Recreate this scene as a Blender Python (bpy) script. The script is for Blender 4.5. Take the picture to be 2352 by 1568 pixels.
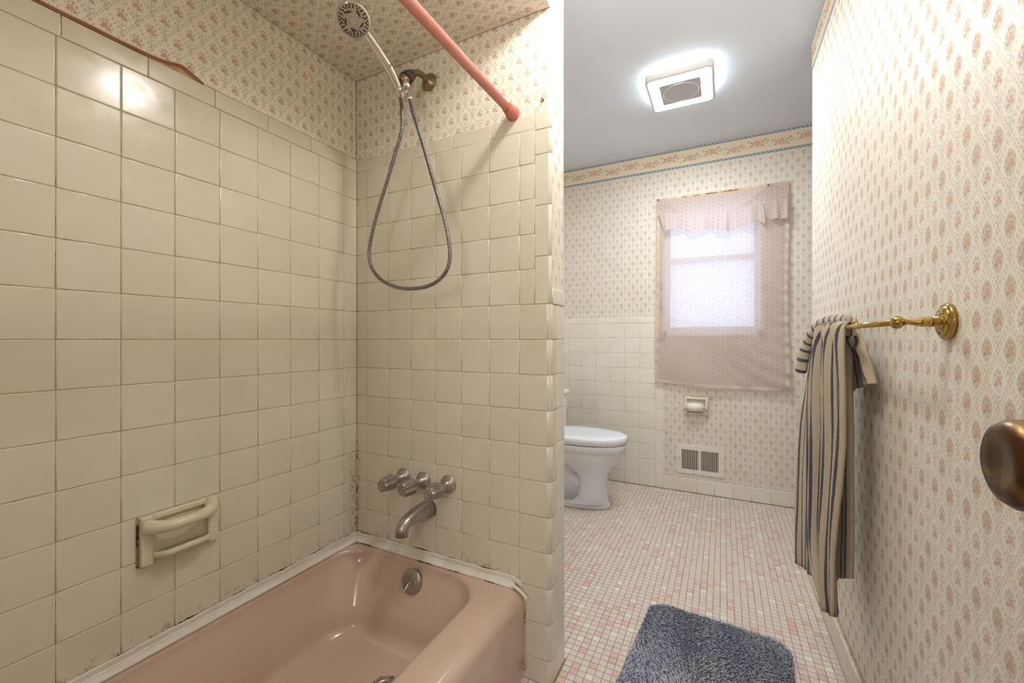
import bpy, math, random
from mathutils import Vector, Matrix
random.seed(7)
PI = math.pi
sc = bpy.context.scene
COL = sc.collection
for o in list(bpy.data.objects):
    bpy.data.objects.remove(o)

# ------------------------------------------------------------------ camera, world, exposure
EYE = 1.06
def H(z): return z + EYE                        # heights measured from eye level

cam_d = bpy.data.cameras.new('camera'); cam = bpy.data.objects.new('camera', cam_d); COL.objects.link(cam)
cam_d.sensor_width = 36.0; cam_d.sensor_fit = 'HORIZONTAL'
cam_d.lens = 956.4 / 2352 * 36
cam_d.shift_y = -4.4 / 2352
cam_d.clip_start = 0.01
cam.location = (0, 0, EYE)
cam.rotation_euler = (PI / 2, 0, 0.4685)
sc.camera = cam

world = bpy.data.worlds.new('world'); sc.world = world; world.use_nodes = True
bg = world.node_tree.nodes['Background']
bg.inputs[0].default_value = (0.80, 0.87, 1.0, 1); bg.inputs[1].default_value = 1.25
sc.view_settings.view_transform = 'Standard'
try: sc.view_settings.look = 'None'
except Exception: pass
sc.view_settings.gamma = 1.0
sc.view_settings.use_curve_mapping = False
sc.view_settings.exposure = 0.60
LED_STRENGTH = 78.0
WARM_STRENGTH = 108.0
HALL_FILL_POWER = 8.5

# ------------------------------------------------------------------ colour helpers
def lin(c): return c / 12.92 if c <= 0.04045 else ((c + 0.055) / 1.055) ** 2.4
def rgb(r, g, b): return (lin(r / 255), lin(g / 255), lin(b / 255), 1)

class NT:
    def __init__(s, mat):
        s.mat = mat; s.t = mat.node_tree; s.n = s.t.nodes; s.l = s.t.links
    def put(s, sock, v):
        if isinstance(v, (int, float)): sock.default_value = v
        elif isinstance(v, tuple): sock.default_value = v if len(v) == len(sock.default_value) else v[:len(sock.default_value)]
        else: s.l.new(v, sock)
    def m(s, op, a, b=0.0, c=0.0):
        n = s.n.new('ShaderNodeMath'); n.operation = op
        s.put(n.inputs[0], a); s.put(n.inputs[1], b)
        if op in ('MULTIPLY_ADD', 'WRAP', 'COMPARE', 'SMOOTH_MIN'): s.put(n.inputs[2], c)
        return n.outputs[0]
    def add(s, a, b): return s.m('ADD', a, b)
    def sub(s, a, b): return s.m('SUBTRACT', a, b)
    def mul(s, a, b): return s.m('MULTIPLY', a, b)
    def div(s, a, b): return s.m('DIVIDE', a, b)
    def ab(s, a): return s.m('ABSOLUTE', a)
    def mx(s, a, b): return s.m('MAXIMUM', a, b)
    def mn(s, a, b): return s.m('MINIMUM', a, b)
    def ln(s, x, y): return s.m('SQRT', s.add(s.mul(x, x), s.mul(y, y)))
    def mr(s, v, a, b, lo=0.0, hi=1.0, smooth=True):
        n = s.n.new('ShaderNodeMapRange'); n.interpolation_type = 'SMOOTHSTEP' if smooth else 'LINEAR'
        s.put(n.inputs[0], v); s.put(n.inputs[1], a); s.put(n.inputs[2], b); s.put(n.inputs[3], lo); s.put(n.inputs[4], hi)
        return n.outputs[0]
    def lt(s, v, e, soft): return s.mr(v, e - soft, e + soft, 1.0, 0.0)
    def mixf(s, f, a, b):
        return s.add(a if isinstance(a, float) else a, s.mul(f, s.sub(b, a)))
    def mix(s, f, a, b):
        n = s.n.new('ShaderNodeMix'); n.data_type = 'RGBA'
        s.put(n.inputs[0], f); s.put(n.inputs[6], a); s.put(n.inputs[7], b)
        return n.outputs[2]
    def pos(s):
        g = s.n.new('ShaderNodeNewGeometry'); x = s.n.new('ShaderNodeSeparateXYZ'); s.l.new(g.outputs['Position'], x.inputs[0])
        return x.outputs[0], x.outputs[1], x.outputs[2]
    def comb(s, x, y, z=0.0):
        n = s.n.new('ShaderNodeCombineXYZ'); s.put(n.inputs[0], x); s.put(n.inputs[1], y); s.put(n.inputs[2], z); return n.outputs[0]
    def noise(s, scale, detail=3.0, rough=0.6, vec=None, out=0):
        n = s.n.new('ShaderNodeTexNoise'); n.inputs['Scale'].default_value = scale
        n.inputs['Detail'].default_value = detail; n.inputs['Roughness'].default_value = rough
        if vec is None:
            g = s.n.new('ShaderNodeNewGeometry'); vec = g.outputs['Position']
        s.l.new(vec, n.inputs['Vector']); return n.outputs[out]
    def bump(s, h, strength, dist, bs):
        b = s.n.new('ShaderNodeBump'); b.inputs['Strength'].default_value = strength; b.inputs['Distance'].default_value = dist
        s.l.new(h, b.inputs['Height']); s.l.new(b.outputs[0], bs.inputs['Normal'])
    def ell(s, x, y, cx, cy, rx, ry, soft=0.22, rot=0.0):
        dx = s.sub(x, cx); dy = s.sub(y, cy)
        if rot:
            c, q = math.cos(rot), math.sin(rot)
            dx, dy = s.add(s.mul(dx, c), s.mul(dy, q)), s.sub(s.mul(dy, c), s.mul(dx, q))
        return s.lt(s.ln(s.div(dx, rx), s.div(dy, ry)), 1.0, soft)

def mat(name, color=(0.8, 0.8, 0.8, 1), rough=0.5, metal=0.0, **kw):
    m = bpy.data.materials.new(name); m.use_nodes = True
    b = m.node_tree.nodes['Principled BSDF']
    b.inputs['Base Color'].default_value = color; b.inputs['Roughness'].default_value = rough; b.inputs['Metallic'].default_value = metal
    for k, v in kw.items(): b.inputs[k.replace('_', ' ')].default_value = v
    return m
def B(m): return m.node_tree.nodes['Principled BSDF']
def noisy(m, c1, c2, scale, lo=0.4, hi=0.65, bump=0.0, bdist=0.001, detail=4.0):
    n = NT(m); f = n.noise(scale, detail)
    n.put(B(m).inputs['Base Color'], n.mix(n.mr(f, lo, hi), c1, c2))
    if bump: n.bump(f, bump, bdist, B(m))
    return m
def emis(name, color, strength):
    m = bpy.data.materials.new(name); m.use_nodes = True; t = m.node_tree
    t.nodes.clear(); e = t.nodes.new('ShaderNodeEmission'); o = t.nodes.new('ShaderNodeOutputMaterial')
    e.inputs[0].default_value = color; e.inputs[1].default_value = strength; t.links.new(e.outputs[0], o.inputs[0]); return m

# ------------------------------------------------------------------ printed wallpaper
def wallpaper(name, ua, va, u0, v0, med=0.6, K=1.38, light=0.0, ink=0.8, ringc=(246, 241, 228)):
    """half-drop floral print: bouquets in pointed medallions inside a diamond trellis"""
    m = mat(name, rough=0.42); n = NT(m); b = B(m)
    P = n.pos(); u = n.sub(P[ua], u0); v = n.sub(P[va], v0)
    A, C = 0.0289, 0.04375
    wob = n.noise(260.0, 2.0, out=1); ws = n.n.new('ShaderNodeSeparateXYZ'); n.l.new(wob, ws.inputs[0])
    u = n.add(u, n.mul(n.sub(ws.outputs[0], 0.5), 0.0022)); v = n.add(v, n.mul(n.sub(ws.outputs[1], 0.5), 0.0022))
    xA = n.m('WRAP', u, A, -A); yA = n.m('WRAP', v, C, -C)
    xB = n.m('WRAP', n.sub(u, A), A, -A); yB = n.m('WRAP', n.sub(v, C), C, -C)
    dA = n.add(n.div(n.ab(xA), A), n.div(n.ab(yA), C))
    isA = n.m('LESS_THAN', dA, 1.0)
    x = n.mixf(isA, xB, xA); y = n.mixf(isA, yB, yA)
    d = n.add(n.div(n.ab(x), A), n.div(n.ab(y), C))
    cid = n.comb(n.m('ROUND', n.div(n.sub(u, x), A)), n.m('ROUND', n.div(n.sub(v, y), C)))
    wn = n.n.new('ShaderNodeTexWhiteNoise'); wn.noise_dimensions = '3D'; n.l.new(cid, wn.inputs['Vector']); h = wn.outputs['Value']
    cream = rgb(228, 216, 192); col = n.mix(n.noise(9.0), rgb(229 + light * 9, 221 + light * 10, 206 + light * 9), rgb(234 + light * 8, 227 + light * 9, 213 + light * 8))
    # trellis
    e = n.sub(1.0, d)
    line = n.mul(n.lt(e, 0.055, 0.05), 0.75)
    col = n.mix(line, col, rgb(241, 235, 220))
    t = n.sub(n.div(n.ab(x), A), n.div(n.ab(y), C))
    fr = n.ab(n.sub(n.m('FRACT', n.mul(t, 3.0)), 0.5))
    bead = n.mul(n.lt(fr, 0.17, 0.08), n.lt(n.ab(n.sub(e, 0.085)), 0.055, 0.02))
    which = n.m('GREATER_THAN', n.m('FRACT', n.mul(t, 1.5)), 0.5)
    beadc = n.mix(which, rgb(191, 132, 116), rgb(158, 158, 138))
    # pointed medallion
    yy = n.sub(y, 0.0015)
    up = n.mx(n.div(yy, 0.021), 0.0)
    rx = n.mul(0.0162, n.sub(1.0, n.mul(0.45, n.mul(up, up))))
    r = n.ln(n.div(x, rx), n.div(yy, 0.0215))
    inside = n.lt(r, 0.93, 0.05)
    tone = n.mul(n.mr(h, 0.30, 0.42), med)
    col = n.mix(n.mul(inside, tone), col, rgb(204, 188, 165))
    ring = n.mul(n.lt(n.ab(n.sub(r, 1.0)), 0.075, 0.05), n.mr(h, 0.0, 1.0, 0.95, 0.35, False))  # pale printed outline, with the uneven gloss of the rings painted in as whiteness
    col = n.mix(ring, col, rgb(*ringc))
    base = col
    col = n.mix(n.mul(bead, 0.85), col, beadc)
    # bouquet
    xo, yo = x, y; x = n.div(x, K); y = n.div(y, K)
    fx = n.add(x, 0.0012); fy = n.sub(y, 0.0005)
    ang = n.m('ARCTAN2', fy, fx)
    fl = n.div(n.ln(fx, fy), n.mul(0.0047, n.add(1.0, n.mul(0.28, n.m('COSINE', n.mul(ang, 5.0))))))
    stem = n.mul(n.lt(n.ab(x), 0.0005, 0.0002), n.mul(n.m('LESS_THAN', y, -0.004), n.m('GREATER_THAN', y, -0.024)))
    chev = n.ab(n.sub(n.ab(x), n.mul(0.55, n.m('FRACT', n.div(n.add(y, 0.026), 0.0075)))))
    leafz = n.mul(n.m('LESS_THAN', y, -0.011), n.m('GREATER_THAN', y, -0.026))
    lf = n.ab(n.sub(n.ab(x), n.mul(0.0075, n.m('FRACT', n.div(n.add(y, 0.026), 0.0075)))))
    leaf = n.mul(n.lt(lf, 0.0008, 0.0004), n.mul(leafz, n.lt(n.ab(x), 0.0062, 0.0004)))
    col = n.mix(n.mul(n.mx(stem, leaf), 0.7), col, rgb(140, 142, 124))
    col = n.mix(n.mul(n.lt(fl, 1.0, 0.2), 0.9), col, n.mix(n.mr(n.noise(520.0, 2.0), 0.42, 0.58), rgb(184, 122, 108), rgb(208, 160, 134)))
    for (cx, cy, a_, b_, c_, f_) in ((0.0040, -0.0042, 0.0024, 0.0022, rgb(118, 120, 130), 0.85), (-0.0048, -0.0030, 0.0024, 0.0022, rgb(198, 136, 118), 0.85),
                                 (0.0012, 0.0095, 0.0019, 0.0024, rgb(194, 128, 112), 0.85), (-0.0036, 0.0085, 0.0015, 0.0021, rgb(140, 146, 130), 0.75),
                                 (0.0058, 0.0052, 0.0017, 0.0027, rgb(156, 154, 146), 0.7), (-0.0078, 0.0052, 0.0011, 0.0011, rgb(150, 120, 106), 0.7),
                                 (0.0085, -0.0010, 0.0011, 0.0011, rgb(140, 116, 106), 0.7), (-0.0010, 0.0008, 0.0014, 0.0014, rgb(214, 170, 112), 0.8),
                                 (0.0062, -0.0066, 0.0013, 0.0013, rgb(192, 166, 98), 0.7)):
        col = n.mix(n.mul(n.ell(x, y, cx, cy, a_, b_), f_), col, c_)
    x, y = xo, yo
    yb = n.sub(C, n.ab(y))
    col = n.mix(n.mul(n.ell(x, yb, 0.0, 0.0, 0.0034, 0.0044, 0.3), 0.75), col, rgb(196, 172, 112))
    col = n.mix(n.mul(n.ell(x, yb, 0.0, 0.0, 0.0012, 0.0016, 0.3), 0.7), col, rgb(150, 140, 120))
    col = n.mix(ink, base, col)
    n.put(b.inputs['Base Color'], col)
    n.put(b.inputs['Roughness'], n.mixf(inside, 0.50, 0.68))
    return m

def border_mat(name, ua):
    m = mat(name, rough=0.5); n = NT(m); P = n.pos(); u = P[ua]; w = n.sub(P[2], 2.262)
    L = 0.135
    k = n.m('FLOOR', n.div(u, L)); x = n.sub(n.sub(u, n.mul(k, L)), L / 2)
    par = n.m('FRACT', n.mul(k, 0.5)); cy = n.add(0.062, n.mul(par, 0.028)); y = n.sub(w, cy)
    col = n.mix(n.noise(20), rgb(232, 214, 186), rgb(238, 221, 196))
    for (cx, cy_, a_, b_, rot) in ((-0.034, -0.012, 0.014, 0.006, 0.5), (-0.030, 0.006, 0.013, 0.005, -0.4), (0.034, 0.010, 0.013, 0.006, 0.6),
                                   (0.030, -0.016, 0.011, 0.005, -0.7), (-0.050, 0.018, 0.010, 0.004, 1.0), (0.052, -0.004, 0.011, 0.004, 0.1), (0.047, 0.019, 0.008, 0.004, -1.0)):
        col = n.mix(n.mul(n.ell(x, y, cx, cy_, a_, b_, 0.2, rot), 0.7), col, rgb(146, 156, 134))
    for (cx, cy_, a_) in ((0.058, 0.008, 0.006), (-0.058, -0.020, 0.005), (0.040, 0.026, 0.004), (-0.02, 0.03, 0.004)):
        col = n.mix(n.mul(n.ell(x, y, cx, cy_, a_, a_, 0.4), 0.8), col, rgb(212, 184, 124))
    ang = n.m('ARCTAN2', y, x)
    pet = n.div(n.ln(x, y), n.mul(0.0215, n.add(1.0, n.mul(0.33, n.m('COSINE', n.mul(ang, 8.0))))))
    col = n.mix(n.mul(n.lt(pet, 1.0, 0.12), 0.78), col, n.mix(n.lt(pet, 0.62, 0.3), rgb(224, 170, 152), rgb(210, 148, 130)))
    col = n.mix(n.ell(x, y, 0, 0, 0.0055, 0.0055, 0.3), col, rgb(206, 208, 200))
    # twisted blue edge bands
    band = n.mx(n.lt(n.ab(n.sub(w, 0.0085)), 0.0085, 0.0006), n.lt(n.ab(n.sub(w, 0.1290)), 0.0085, 0.0006))
    rope = n.m('FRACT', n.add(n.div(u, 0.024), n.mul(w, 60.0)))
    bc = n.mix(n.m('GREATER_THAN', rope, 0.66), rgb(122, 138, 156), rgb(206, 204, 194))
    edge = n.mx(n.lt(n.ab(n.sub(n.ab(n.sub(w, 0.0085)), 0.0075)), 0.0014, 0.0005), n.lt(n.ab(n.sub(n.ab(n.sub(w, 0.1290)), 0.0075)), 0.0014, 0.0005))
    bc = n.mix(edge, bc, rgb(150, 168, 178))
    col = n.mix(band, col, bc)
    n.put(B(m).inputs['Base Color'], col)
    return m

# ------------------------------------------------------------------ mesh helpers
class MB:
    def __init__(s): s.v = []; s.f = []; s.mi = []; s.sm = []; s.uv = {}
    def face(s, idx, mi=0, sm=False, uv=None):
        if uv: s.uv[len(s.f)] = uv
        s.f.append(tuple(idx)); s.mi.append(mi); s.sm.append(sm)
    def box(s, x0, x1, y0, y1, z0, z1, mi=0, M=None):
        b = len(s.v)
        for z in (z0, z1):
            for (x, y) in ((x0, y0), (x1, y0), (x1, y1), (x0, y1)):
                p = Vector((x, y, z)); s.v.append(M @ p if M else p)
        for q in ((0, 3, 2, 1), (4, 5, 6, 7), (0, 1, 5, 4), (1, 2, 6, 5), (2, 3, 7, 6), (3, 0, 4, 7)):
            s.face([b + i for i in q], mi)
        return s
    def rings(s, rings, mi=0, sm=True, closed=True, cap0=False, cap1=False, mis=None):
        b = len(s.v); n = len(rings[0])
        for r in rings: s.v.extend(Vector(p) for p in r)
        for i in range(len(rings) - 1):
            for j in range(n if closed else n - 1):
                k = (j + 1) % n
                s.face((b + i * n + j, b + i * n + k, b + (i + 1) * n + k, b + (i + 1) * n + j), mis[i] if mis else mi, sm)
        if cap0: s.face([b + j for j in range(n)][::-1], mi, False)
        if cap1: s.face([b + (len(rings) - 1) * n + j for j in range(n)], mi, False)
        return s
    def tube(s, pts, rad, n=12, mi=0, caps=True, mis=None, flute=0, fd=0.0):
        pts = [Vector(p) for p in pts]; R = rad if isinstance(rad, (list, tuple)) else [rad] * len(pts)
        T = []
        for i in range(len(pts)):
            t = pts[min(i + 1, len(pts) - 1)] - pts[max(i - 1, 0)]; T.append(t.normalized())
        up = Vector((0, 0, 1)) if abs(T[0].z) < 0.9 else Vector((1, 0, 0))
        N = (up - T[0] * up.dot(T[0])).normalized(); rr = []
        for i, p in enumerate(pts):
            N = (N - T[i] * N.dot(T[i])).normalized(); Bn = T[i].cross(N)
            ring = []
            for j in range(n):
                a = 2 * PI * j / n; r = R[i] * (1 + (fd * math.cos(flute * a) if flute else 0))
                ring.append(p + (N * math.cos(a) + Bn * math.sin(a)) * r)
            rr.append(ring)
        return s.rings(rr, mi, True, True, caps, caps, mis)
    def lathe(s, prof, axis_o, axis_d, n=24, mi=0, caps=True, flute=0, fd=None, mis=None):
        """prof: list of (distance along the axis, radius)"""
        o = Vector(axis_o); d = Vector(axis_d).normalized()
        up = Vector((0, 0, 1)) if abs(d.z) < 0.9 else Vector((1, 0, 0))
        a1 = (up - d * up.dot(d)).normalized(); a2 = d.cross(a1); rr = []
        for i, (t, r) in enumerate(prof):
            ring = []
            for j in range(n):
                a = 2 * PI * j / n
                q = r * (1 - (fd[i] * (0.5 + 0.5 * math.cos(flute * a)) if flute else 0))
                ring.append(o + d * t + (a1 * math.cos(a) + a2 * math.sin(a)) * q)
            rr.append(ring)
        return s.rings(rr, mi, True, True, caps, caps, mis)
    def build(s, name, mats, parent=None, kind=None, mesh_only=False):
        me = bpy.data.meshes.new(name); me.from_pydata([tuple(p) for p in s.v], [], s.f)
        if not isinstance(mats, (list, tuple)): mats = [mats]
        for q in mats: me.materials.append(q)
        me.polygons.foreach_set('material_index', s.mi); me.polygons.foreach_set('use_smooth', s.sm)
        if s.uv:
            uvl = me.uv_layers.new(name='UVMap')
            for fi, uvs in s.uv.items():
                p = me.polygons[fi]
                for k, li in enumerate(p.loop_indices): uvl.data[li].uv = uvs[k]
        me.update()
        if mesh_only: return me
        return link(name, me, parent, kind)
def link(name, me, parent=None, kind=None, loc=None):
    o = bpy.data.objects.new(name, me); COL.objects.link(o)
    if parent:
        o.parent = parent
        o.matrix_parent_inverse = Matrix.Translation(parent.location).inverted() if parent.type != 'EMPTY' else Matrix.Translation(parent.location).inverted()
    if loc is not None: o.location = loc
    if kind: o['kind'] = kind
    return o
def thing(name, label, cat, loc=(0, 0, 0), group=None):
    o = bpy.data.objects.new(name, None); COL.objects.link(o); o.location = loc
    o.empty_display_size = 0.05
    o['label'] = label; o['category'] = cat
    if group: o['group'] = group
    return o
def tag(o, label, cat, group=None):
    o['label'] = label; o['category'] = cat
    if group: o['group'] = group
    return o
def bev(o, w, seg=3, angle=None):
    m = o.modifiers.new('bevel', 'BEVEL'); m.width = w; m.segments = seg; m.limit_method = 'ANGLE'; m.angle_limit = angle or 0.6
    for p in o.data.polygons: p.use_smooth = True
    w_ = o.modifiers.new('wn', 'WEIGHTED_NORMAL'); w_.keep_sharp = True
    return o
def catmull(P, k=8):
    P = [Vector(p) for p in P]; out = []
    Q = [P[0] * 2 - P[1]] + P + [P[-1] * 2 - P[-2]]
    for i in range(1, len(Q) - 2):
        for j in range(k):
            t = j / k
            out.append(0.5 * ((2 * Q[i]) + (Q[i + 1] - Q[i - 1]) * t + (2 * Q[i - 1] - 5 * Q[i] + 4 * Q[i + 1] - Q[i + 2]) * t * t + (3 * Q[i] - Q[i - 1] - 3 * Q[i + 1] + Q[i + 2]) * t ** 3))
    out.append(P[-1]); return out
def resample(P, step):
    L = [0]
    for a, b in zip(P, P[1:]): L.append(L[-1] + (b - a).length)
    n = max(2, int(L[-1] / step)); out = []; j = 0
    for i in range(n + 1):
        t = L[-1] * i / n
        while j < len(L) - 2 and L[j + 1] < t: j += 1
        f = (t - L[j]) / max(1e-9, L[j + 1] - L[j]); out.append(P[j].lerp(P[j + 1], f))
    return out

# ------------------------------------------------------------------ materials
def tile_material(name, c1, c2, rough=0.16):
    m = mat(name, rough=rough); n = NT(m); b = B(m)
    oi = n.n.new('ShaderNodeObjectInfo')
    P = n.pos()
    f = n.noise(5.0, 3.0)
    col = n.mix(n.mr(f, 0.35, 0.65), c1, c2)
    col = n.mix(n.mul(oi.outputs['Random'], 0.16), col, rgb(200, 184, 150))
    spk = n.mul(n.mr(n.noise(420.0, 2.0), 0.64, 0.74), 0.30)
    col = n.mix(spk, col, rgb(170, 148, 112))
    # mildew just above the bathtub trim strips and in the tub corner
    z = P[2]
    low = n.mr(z, 0.305, 0.345, 1.0, 0.0)
    inside = n.mul(n.m('LESS_THAN', P[1], 1.20), n.m('LESS_THAN', P[0], -0.58))
    mold = n.mul(n.mul(low, inside), n.mr(n.noise(55.0, 6.0, 0.75), 0.53, 0.60))
    corner = n.mul(n.lt(n.ab(n.add(P[0], 1.275)), 0.016, 0.012), n.mul(n.lt(z, 0.60, 0.12), n.m('GREATER_THAN', P[1], 1.15)))
    mold = n.mx(mold, n.mul(corner, n.mr(n.noise(70.0, 6.0, 0.7), 0.50, 0.60)))
    col = n.mix(n.mul(mold, 0.6), col, rgb(104, 84, 54))
    n.put(b.inputs['Base Color'], col)
    n.put(b.inputs['Roughness'], n.mr(n.noise(30.0), 0.3, 0.7, rough * 0.8, rough * 1.5))
    n.bump(n.noise(14.0, 2.0), 0.035, 0.004, b)
    return m
M_tile = tile_material('cream_ceramic', rgb(222, 214, 198), rgb(227, 219, 204))
M_tile2 = tile_material('cream_ceramic_far', rgb(228, 222, 208), rgb(232, 227, 215), 0.36)
def grout_material(name, q=0.8):
    m = mat(name, rough=0.85); n = NT(m)
    f = n.noise(7.0, 6.0, 0.7); g = n.noise(38.0, 5.0, 0.7)
    col = n.mix(n.mr(f, 0.35, 0.6), rgb(192, 168, 122), rgb(210, 192, 154))
    col = n.mix(n.mul(n.mr(g, 0.56, 0.66), q), col, rgb(96, 72, 40))
    n.put(B(m).inputs['Base Color'], col); return m
M_grout = grout_material('wall_grout'); M_grout2 = noisy(mat('pale_grout', rough=0.85), rgb(212, 202, 180), rgb(190, 174, 142), 9.0)
M_floor_grout = noisy(mat('floor_grout', rough=0.9), rgb(168, 146, 118), rgb(136, 112, 84), 14.0)
WP_LEFT = wallpaper('wallpaper_tub_left', 1, 2, 0.586, H(0.8668), 0.15, light=1.2)  # tub copies of the paper are lightened to offset dim light below the soffit
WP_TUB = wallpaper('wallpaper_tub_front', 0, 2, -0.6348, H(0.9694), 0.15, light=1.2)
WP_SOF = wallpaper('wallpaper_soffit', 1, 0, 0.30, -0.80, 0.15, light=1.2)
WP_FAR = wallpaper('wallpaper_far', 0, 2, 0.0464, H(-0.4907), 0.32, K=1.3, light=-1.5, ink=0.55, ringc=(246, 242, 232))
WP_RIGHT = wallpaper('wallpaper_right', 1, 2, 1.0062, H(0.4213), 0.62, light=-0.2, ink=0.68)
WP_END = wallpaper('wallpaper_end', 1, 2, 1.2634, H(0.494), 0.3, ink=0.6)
BORD_X = border_mat('border_print_far', 0); BORD_Y = border_mat('border_print_side', 1)
M_ceil = noisy(mat('ceiling_paint', rough=0.9), rgb(232, 238, 249), rgb(229, 235, 246), 3.0)
M_plain = mat('hall_paint', rgb(225, 218, 205), 0.8)
M_tub = noisy(mat('pink_enamel', rough=0.14), rgb(205, 180, 163), rgb(210, 186, 169), 3.0)
B(M_tub).inputs['Coat Weight'].default_value = 0.3
M_strip = noisy(mat('white_vinyl', rough=0.45), rgb(228, 224, 214), rgb(218, 210, 194), 12.0)
M_strip_dirty = noisy(mat('dirty_caulk', rough=0.8), rgb(176, 160, 120), rgb(70, 56, 38), 60.0, 0.45, 0.55)
M_bead = noisy(mat('stained_caulk', rough=0.8), rgb(204, 190, 156), rgb(112, 92, 60), 45.0, 0.50, 0.62)
M_chrome = mat('chrome', (0.78, 0.76, 0.73, 1), 0.10, 1.0)
M_hosedark = mat('hose_groove', (0.012, 0.012, 0.014, 1), 0.5)
M_nickel = noisy(mat('worn_nickel', rough=0.34, metal=0.85), rgb(178, 173, 167), rgb(156, 150, 143), 25.0)
M_armmetal = mat('aged_shower_arm', rgb(150, 128, 100), 0.35, 0.85)
M_rubber = mat('dark_rubber', rgb(66, 60, 60), 0.55)
M_black = mat('black_nozzle', (0.008, 0.008, 0.008, 1), 0.6)
M_facegrey = mat('shower_face', rgb(196, 184, 168), 0.25, 0.5)
M_rod = mat('pink_rod', rgb(228, 152, 138), 0.30)
M_rodcap = mat('pink_cap', rgb(212, 126, 112), 0.42)
M_peel = noisy(mat('pinkish_peeling_strip', rough=0.6), rgb(208, 150, 122), rgb(214, 176, 148), 25.0)
M_dark = mat('shadow_gap', rgb(120, 86, 62), 0.9)
M_brass = noisy(mat('polished_brass', rough=0.16, metal=1.0), rgb(190, 164, 96), rgb(170, 144, 78), 30.0)
M_oldbrass = noisy(mat('aged_brass_knob', rough=0.34, metal=1.0), rgb(92, 66, 46), rgb(134, 108, 62), 24.0, 0.45, 0.62)
M_porc = mat('white_porcelain', rgb(228, 231, 238), 0.12)
M_soap = noisy(mat('cream_porcelain', rough=0.2), rgb(226, 217, 196), rgb(218, 206, 182), 20.0)
M_white = mat('white_enamel', rgb(226, 221, 212), 0.4)
M_louver = mat('louver_enamel', rgb(190, 184, 172), 0.5)
M_void = mat('dark_duct', (0.02, 0.017, 0.014, 1), 0.9)
M_paper = mat('toilet_paper', rgb(238, 230, 220), 0.95)
M_card = mat('cardboard_core', rgb(120, 100, 80), 0.9)
M_frame = mat('painted_sash', rgb(232, 233, 240), 0.5)
M_casing = noisy(mat('yellowed_casing', rough=0.6), rgb(214, 190, 132), rgb(150, 104, 48), 14.0, 0.48, 0.62)
M_pin = mat('red_pin', rgb(170, 30, 34), 0.3)
M_plasticw = mat('fixture_white', rgb(226, 224, 220), 0.4)
M_fixgrey = mat('fan_grille_grey', rgb(196, 196, 202), 0.55)
M_led = emis('led_diffuser', (0.86, 0.95, 1.0, 1), LED_STRENGTH)
M_led_side = emis('led_side_glow', (0.86, 0.95, 1.0, 1), LED_STRENGTH * 0.30)
M_warm = emis('warm_dome', (1.0, 0.965, 0.90, 1), WARM_STRENGTH)
M_door = mat('white_door_paint', rgb(226, 222, 212), 0.4)

FT = [mat('mosaic_' + k, c, 0.30) for k, c in (('blush', rgb(209, 195, 188)), ('pale', rgb(212, 199, 191)), ('rose', rgb(208, 175, 164)), ('white', rgb(220, 219, 207)), ('tan', rgb(209, 181, 164)))]

# ------------------------------------------------------------------ room shell
XL, YF, YFAR, XP, XR = -1.283, 1.1845, 3.139, -0.467, 0.358
YB = -0.34; CEIL = H(1.342)
p = 0.1095; G = 0.0014
def struct(name, mb, mats, parent=None):
    o = mb.build(name, mats, parent)
    if parent is None: o['kind'] = 'structure'
    return o

floor = struct('floor', MB().box(-1.41, 1.40, YB - 1.5, 3.30, -0.10, -0.0015), M_floor_grout)
ceiling = struct('ceiling', MB().box(-1.41, 1.40, YB - 1.5, 3.30, CEIL, CEIL + 0.1), M_ceil)
wall_left = struct('wall_left', MB().box(-1.41, -1.290, YB - 0.12, 3.27, 0, CEIL), WP_LEFT)
# far wall around the window opening
wx0, wx1, wz0, wz1 = -0.377, 0.226, H(0.028), H(0.975)
FW = YFAR + 0.006
mb = MB()
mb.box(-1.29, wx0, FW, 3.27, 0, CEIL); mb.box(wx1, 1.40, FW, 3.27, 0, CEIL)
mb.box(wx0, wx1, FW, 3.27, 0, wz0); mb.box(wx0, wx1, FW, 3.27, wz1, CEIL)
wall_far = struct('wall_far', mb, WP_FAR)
wall_right = struct('wall_right', MB().box(XR, 0.48, YB - 0.12, 2.27, 0, CEIL), WP_RIGHT)
wall_recess = struct('wall_recess', MB().box(1.28, 1.40, 2.15, FW, 0, CEIL).box(0.48, 1.28, 2.15, 2.27, 0, CEIL), WP_END)
mb = MB(); mb.box(-1.29, -0.50, YB - 0.12, YB, 0, CEIL); mb.box(-0.50, 0.262, YB - 0.12, YB, 2.04, CEIL); mb.box(0.262, XR, YB - 0.12, YB, 0, CEIL)
wall_near = struct('wall_near', mb, WP_TUB)
mb = MB(); mb.box(-1.41, 1.40, YB - 1.5, YB - 1.4, 0, CEIL); mb.box(-1.41, -1.29, YB - 1.4, YB - 0.12, 0, CEIL); mb.box(1.28, 1.40, YB - 1.4, YB - 0.12, 0, CEIL)
mb.box(0.48, 1.28, YB - 0.12, YB - 0.02, 0, CEIL)
wall_hall = struct('wall_hall', mb, M_plain)
# partition at the foot of the bathtub and the soffit over the bathtub
pc = MB(); pc.box(-1.29, -0.470, 1.189, 1.306, 0, CEIL)
for i in range(6):
    pass
part = pc.build('wall_partition', [WP_TUB, WP_END]); part['kind'] = 'structure'
for poly in part.data.polygons:
    if abs(poly.normal.x) > 0.5: poly.material_index = 1
SZ = H(1.0165)
sf = MB(); sf.box(-1.29, -0.470, YB, 1.189, SZ, CEIL)
soffit = sf.build('ceiling_soffit', [WP_SOF, WP_END]); soffit['kind'] = 'structure'
for poly in soffit.data.polygons:
    if abs(poly.normal.x) > 0.5: poly.material_index = 1
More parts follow.
